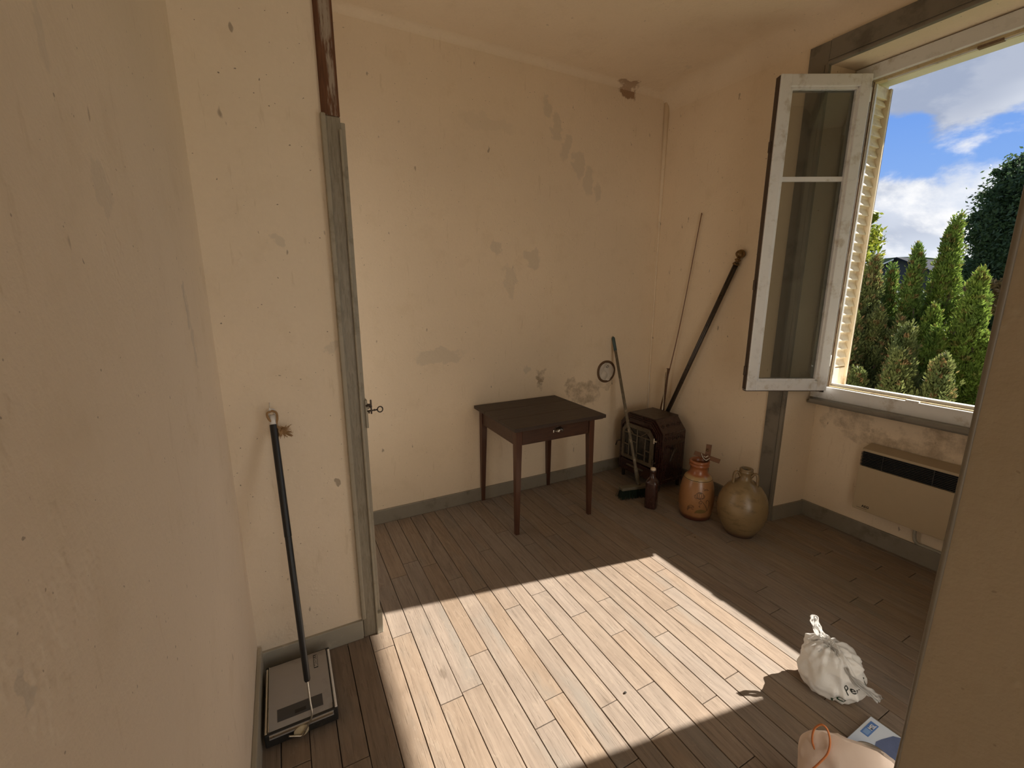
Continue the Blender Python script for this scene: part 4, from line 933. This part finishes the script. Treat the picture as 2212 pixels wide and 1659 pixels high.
# ================================================================== outside
m_lawn, g, p = mat('lawn'); o_ = g.obj(); p(col=g.mix(g.noise(o_, 3, 5, .7), (.07, .09, .03), (.12, .14, .05)), rough=.9)
bm = B(); box(bm, (XO+.04, -120, -1.2), (300, 120, -1.0)); tag(struct('ground', bm, m_lawn), None)
m_hill, g, p = mat('hill'); o_ = g.obj(); p(col=g.mix(g.noise(o_, .05, 6, .75), (.07, .11, .05), (.16, .21, .10)), rough=.95)
bm = B(); pts = [(80+k*8, -5+33*math.exp(-((80+k*8-175)/60)**2)+1.2*noise.noise(Vector((k*.4, 0, 0)))+1.5*math.sin(k*.35)) for k in range(32)]
pts = [(80, -5)]+pts+[(332, -5)]
prism(bm, pts, 60, 'x', 430); tag(obj('hill', bm, m_hill), 'low wooded green hill on the horizon beyond the roof', 'hill')

def leafmat(name, c1, c2, c3, amt=.45, sc=3.):
    m, g, p = mat(name); o_ = g.obj(); n1 = g.noise(o_, sc, 4, .65); wn = g.new('ShaderNodeTexWhiteNoise', noise_dimensions='3D')
    g.put(wn.inputs['Vector'], g.vmath('SNAP', o_, (.05, .05, .05)))
    c = g.mix(g.step(n1, .35, .6), c1, c2); c = g.mix(g.math('MULTIPLY', g.step(wn.outputs[0], .82, .95), .8), c, c3)
    p(col=c, rough=.55, spec=.25); tl = g.new('ShaderNodeBsdfTranslucent'); g.put(tl.inputs[0], g.mix(.5, c, g.mix(.5, c1, c2))); mx = g.new('ShaderNodeMixShader'); mx.inputs[0].default_value = amt
    g.l.new(g.n['Principled BSDF'].outputs[0], mx.inputs[1]); g.l.new(tl.outputs[0], mx.inputs[2]); g.l.new(mx.outputs[0], g.n['Material Output'].inputs[0]); return m
m_th = leafmat('thuja_green', (.075, .135, .032), (.16, .24, .05), (.28, .17, .06)); m_th2 = leafmat('thuja_dull', (.085, .115, .04), (.17, .19, .06), (.32, .17, .08))
m_thb = leafmat('thuja_bright', (.09, .15, .03), (.19, .27, .045), (.22, .16, .05)); m_bark = simple('bark', (.13, .09, .065), .9, var=.3, vscale=20)
m_lf1 = leafmat('ash_leaf', (.10, .16, .02), (.30, .33, .04), (.45, .35, .06)); m_lf2 = leafmat('dark_leaf', (.045, .08, .03), (.075, .12, .05), (.06, .09, .05), .4)
m_lf3 = leafmat('russet_leaf', (.25, .16, .06), (.32, .22, .09), (.15, .10, .04)); m_lf4 = leafmat('hedge_leaf', (.045, .075, .03), (.09, .13, .05), (.06, .08, .04), .35)

def quads(name, P, A, Bv, m, parent):
    """P centres (n,3), A and B half axes (n,3): a pointed leaf (two triangles sharing an edge) at each"""
    n = len(P); V_ = np.empty((n, 4, 3)); V_[:, 0] = P-A; V_[:, 1] = P+Bv; V_[:, 2] = P+A; V_[:, 3] = P-Bv
    me = bpy.data.meshes.new(name); me.vertices.add(n*4); me.vertices.foreach_set('co', V_.reshape(-1)); me.loops.add(n*4); me.loops.foreach_set('vertex_index', np.arange(n*4, dtype=np.int32))
    me.polygons.add(n); me.polygons.foreach_set('loop_start', np.arange(0, n*4, 4, dtype=np.int32)); me.polygons.foreach_set('loop_total', np.full(n, 4, np.int32)); me.update(calc_edges=True)
    me.materials.append(m); o = link(bpy.data.objects.new(name, me), parent); o['kind'] = 'stuff'; return o
def rnd_dirs(n):
    v = RNG.normal(size=(n, 3)); return v/np.linalg.norm(v, axis=1, keepdims=True)
def plumes(base, h, rad_, n, plen=.16, nl=34, lean=(0, 0), bottom=.0):
    """upright feathery sprays set over a pointed column"""
    t = RNG.random(n)**.85; t = bottom+(1-bottom)*t; ph = RNG.random(n)*2*np.pi
    prof = np.minimum(1, (1-t)*2.1)**.75*(.75+.25*np.sin(t*9+ph*2)); rr = rad_*prof*(.55+.5*RNG.random(n))
    C = np.stack([base[0]+rr*np.cos(ph)+lean[0]*t, base[1]+rr*np.sin(ph)+lean[1]*t, base[2]+h*t-plen*.5], 1)
    D = np.stack([np.cos(ph)*.42*prof, np.sin(ph)*.42*prof, np.ones(n)], 1)+RNG.normal(size=(n, 3))*.12; D /= np.linalg.norm(D, axis=1, keepdims=True)
    L = plen*(.6+.8*RNG.random(n)); k = RNG.random((n, nl)); wid = .30*np.sin(np.pi*np.clip(k*.85+.12, 0, 1))*L[:, None]
    rd = rnd_dirs(n*nl).reshape(n, nl, 3); P = C[:, None]+D[:, None]*(k*L[:, None])[..., None]+rd*wid[..., None]
    ax = D[:, None]*.9+rd*.65+RNG.normal(size=(n, nl, 3))*.2; ax /= np.linalg.norm(ax, axis=2, keepdims=True)
    sd_ = np.cross(ax, rnd_dirs(n*nl).reshape(n, nl, 3)); sd_ /= np.linalg.norm(sd_, axis=2, keepdims=True)
    s = (.013+.010*RNG.random((n, nl)))[..., None]*(plen/.16)**.5
    return P.reshape(-1, 3), (ax*s*1.25).reshape(-1, 3), (sd_*s*.42).reshape(-1, 3)
def conifer(loc, label, spires, m, seed):
    e = empty('conifer', loc, label, 'conifer', group='conifers outside the window'); Ps, As, Bs = [], [], []
    for (dx, dy, z0, h, r_, n) in spires:
        a, b, c_ = plumes((dx, dy, z0), h, r_, n, bottom=.0); Ps.append(a); As.append(b); Bs.append(c_)
    quads('foliage', np.concatenate(Ps), np.concatenate(As), np.concatenate(Bs), m, e)
    bm = B()
    for (dx, dy, z0, h, r_, n) in spires:
        for k in range(3):
            a_ = k*2.1+dx; tube(bm, spline([(dx*.3, dy*.3, 0), (dx*.8+.05*math.cos(a_), dy*.8+.05*math.sin(a_), (z0+h)*.4), (dx+r_*.4*math.cos(a_), dy+r_*.4*math.sin(a_), z0+h*.75)], 4), [.035]*4+[.02]*4+[.010], 6)
    obj('stem', bm, m_bark, e, smooth=True)
# positions given by the directions in which the tips show through the window
G0 = -1.0
conifer((7.2, 2.43, G0), 'tallest pointed conifer, right of centre in the window', [(0, 0, .6, 2.72, .26, 900), (.05, .12, .2, 2.1, .32, 600), (-.1, -.12, .1, 1.7, .33, 600)], m_thb, 1)
conifer((6.7, 1.98, G0), 'bright green conifer at the right edge of the window view', [(0, 0, .4, 2.3, .26, 800), (.0, -.16, .1, 1.9, .24, 500), (-.2, .2, .1, 1.95, .32, 800), (.0, .32, .1, 2.2, .26, 600)], m_thb, 2)
conifer((6.9, 2.62, G0), 'dark green slim conifer just left of the tallest one', [(0, 0, .3, 2.72, .2, 700), (-.25, .05, .1, 2.0, .3, 700), (0, .22, .3, 2.5, .17, 450)], m_th, 3)
conifer((6.6, 2.92, G0), 'middle conifer in front of the dark roof with brownish foliage', [(0, 0, .3, 2.58, .25, 850), (-.2, -.2, .1, 2.15, .33, 800), (.1, .2, .1, 2.3, .26, 600), (-.1, -.42, .1, 2.05, .28, 600)], m_th2, 4)
conifer((6.3, 3.10, G0), 'left conifer close beside the shutter', [(0, 0, .3, 2.15, .28, 700), (-.1, -.25, .1, 2.1, .3, 600), (.15, .2, .1, 2.3, .3, 500)], m_th2, 5)
conifer((5.7, 2.15, G0), 'low front conifer at the bottom of the window view', [(0, 0, .2, 1.65, .34, 900), (-.05, .35, .1, 1.5, .34, 800), (.1, -.3, .1, 1.75, .3, 600), (.3, .1, .1, 2.0, .35, 700)], m_th2, 6)
conifer((5.75, 2.62, G0), 'low bushy conifer with brown twigs beside the shutter foot', [(0, 0, .1, 1.45, .34, 800), (.2, .15, .1, 1.75, .3, 600)], m_th2, 7)
# dead twigs showing low in the hedge
bm = B(); rb = random.Random(4)
for (cx, cy, cz) in ((5.35, 2.45, .15), (5.3, 2.15, .1), (5.45, 2.72, .45)):
    for i in range(26):
        b0 = V((cx+.1, cy, cz-.55)); t1 = V((cx+rb.uniform(-.15, .1), cy+rb.uniform(-.2, .2), cz+rb.uniform(-.1, .22))); mid_ = b0.lerp(t1, .5)+V((rb.uniform(-.05, .05), rb.uniform(-.06, .06), 0))
        tube(bm, spline([b0, mid_, t1], 3), [.006, .005, .004, .003, .0025, .002, .0012], 4)
        for j in range(4): s0 = mid_.lerp(t1, rb.random()); tube(bm, [s0, s0+V((rb.uniform(-.06, .06), rb.uniform(-.07, .07), rb.uniform(0, .08)))], [.0022, .0008], 3)
tag(obj('dead_twigs', bm, simple('dead_wood', (.36, .28, .24), .9), kind='stuff'), 'bare greyish dead twigs at the foot of the conifers')

def crown(name, loc, label, blobs, n, size, m, trunk_h, tr=.12, seed=0):
    e = empty(name, loc, label, 'tree'); Ps = []
    tot = sum(b[3]**2 for b in blobs)
    for (x_, y_, z_, r_) in blobs:
        k = int(n*r_*r_/tot); c0 = rnd_dirs(max(8, k//60))*r_*(.55+.45*RNG.random((max(8, k//60), 1))); idx = RNG.integers(0, len(c0), k)
        Ps.append(np.array([x_, y_, z_])+c0[idx]+RNG.normal(size=(k, 3))*r_*.13)
    P = np.concatenate(Ps); a = rnd_dirs(len(P)); b_ = np.cross(a, rnd_dirs(len(P))); b_ /= np.linalg.norm(b_, axis=1, keepdims=True); s = (size*(.6+.8*RNG.random((len(P), 1))))
    quads('foliage', P, a*s, b_*s*.45, m, e); bm = B(); tube(bm, [(0, 0, 0), (0, 0, trunk_h*.6), (.1, .05, trunk_h)], [tr, tr*.75, tr*.5], 10)
    for x_, y_, z_, r_ in blobs: tube(bm, spline([(0, 0, trunk_h*.5), (x_*.5, y_*.5, (trunk_h*.6+z_)*.5), (x_, y_, z_)], 4), [tr*.45]*5+[tr*.25]*3+[tr*.1], 6)
    obj('trunk', bm, m_bark, e, smooth=True)
crown('ash_tree', (9.6, 4.62, G0), 'light tree with yellow green leaves peeping out beside the shutter', [(-.2, 0, 3.2, .55), (0, .0, 3.75, .35), (.0, .15, 2.6, .5), (.1, .5, 3.4, .6)], 5200, .055, m_lf1, 2.6, .07)
crown('dark_tree', (17, 4.0, G0), 'tall dark green tree rising at the right of the window', [(0, 0, 4.3, 1.4), (0, .75, 3.9, .7), (0, 0, 5.1, 1.0), (0, -1.3, 5.0, 1.4), (0, .85, 4.8, .5), (0, .9, 2.9, .7), (0, .2, 2.6, 1.2), (0, 1.35, 4.3, .3), (-.2, .7, 5.4, .38), (-.3, -.6, 3.2, 1.4)], 110000, .05, m_lf2, 4, .2)
crown('russet_bush', (13.5, 3.92, G0), 'small russet brown bush in front of the dark tree', [(0, 0, 2.55, .34), (.05, -.25, 2.3, .3), (0, .1, 2.15, .35)], 4200, .045, m_lf3, 1.8, .05)
crown('hedge_bush', (14.5, 3.75, G0), 'dull green bush below the dark tree', [(0, 0, 1.5, .9), (.2, .6, 1.35, .7), (0, -.7, 1.7, .8), (0, -1.2, 1.2, .9)], 16000, .055, m_lf4, 1.2, .07)
crown('silver_bush', (9.5, 4.05, G0), 'small silvery bush between the conifer tips and the dark roof', [(0, 0, 2.35, .28), (0, -.45, 2.45, .2), (.1, .35, 2.2, .3)], 3800, .03, leafmat('silver_leaf', (.3, .36, .3), (.45, .5, .42), (.2, .24, .2)), 1.5, .04)

# barn with a dark roof
m_roof = simple('dark_roof', (.018, .022, .030), .95, spec=.1, var=.2, vscale=3); m_panel = simple('solar_glass', (.16, .19, .25), .5, var=.1)
bn = empty('barn', (32, 13.06, G0), 'dark roofed barn with solar panels seen over the conifers', 'building')
bm = B(); prism(bm, [(-2.6, 0), (-2.6, 3.05), (0, 4.30), (2.6, 3.05), (2.6, 0)], 8, 'x', 0); obj('wall', bm, simple('barn_wall', (.035, .04, .05), .8), bn)
bm = B(); prism(bm, [(-2.9, 2.92), (0, 4.30), (0, 4.40), (-2.9, 3.02)], 8.4, 'x', -.2); prism(bm, [(2.9, 2.92), (0, 4.30), (0, 4.40), (2.9, 3.02)], 8.4, 'x', -.2); obj('roof', bm, m_roof, bn)
bm = B(); prism(bm, [(2.95, 2.88), (.1, 4.22), (.1, 4.30), (2.95, 2.96)], .08, 'x', -.29); obj('verge_board', bm, m_pvc, bn)
for k in range(4):
    bm = B(); prism(bm, [(.3+k*.62, 4.27-k*.295), (.88+k*.62, 3.995-k*.295), (.88+k*.62, 4.045-k*.295), (.3+k*.62, 4.32-k*.295)], 3.2, 'x', .3); obj('solar_panel', bm, m_panel, bn)
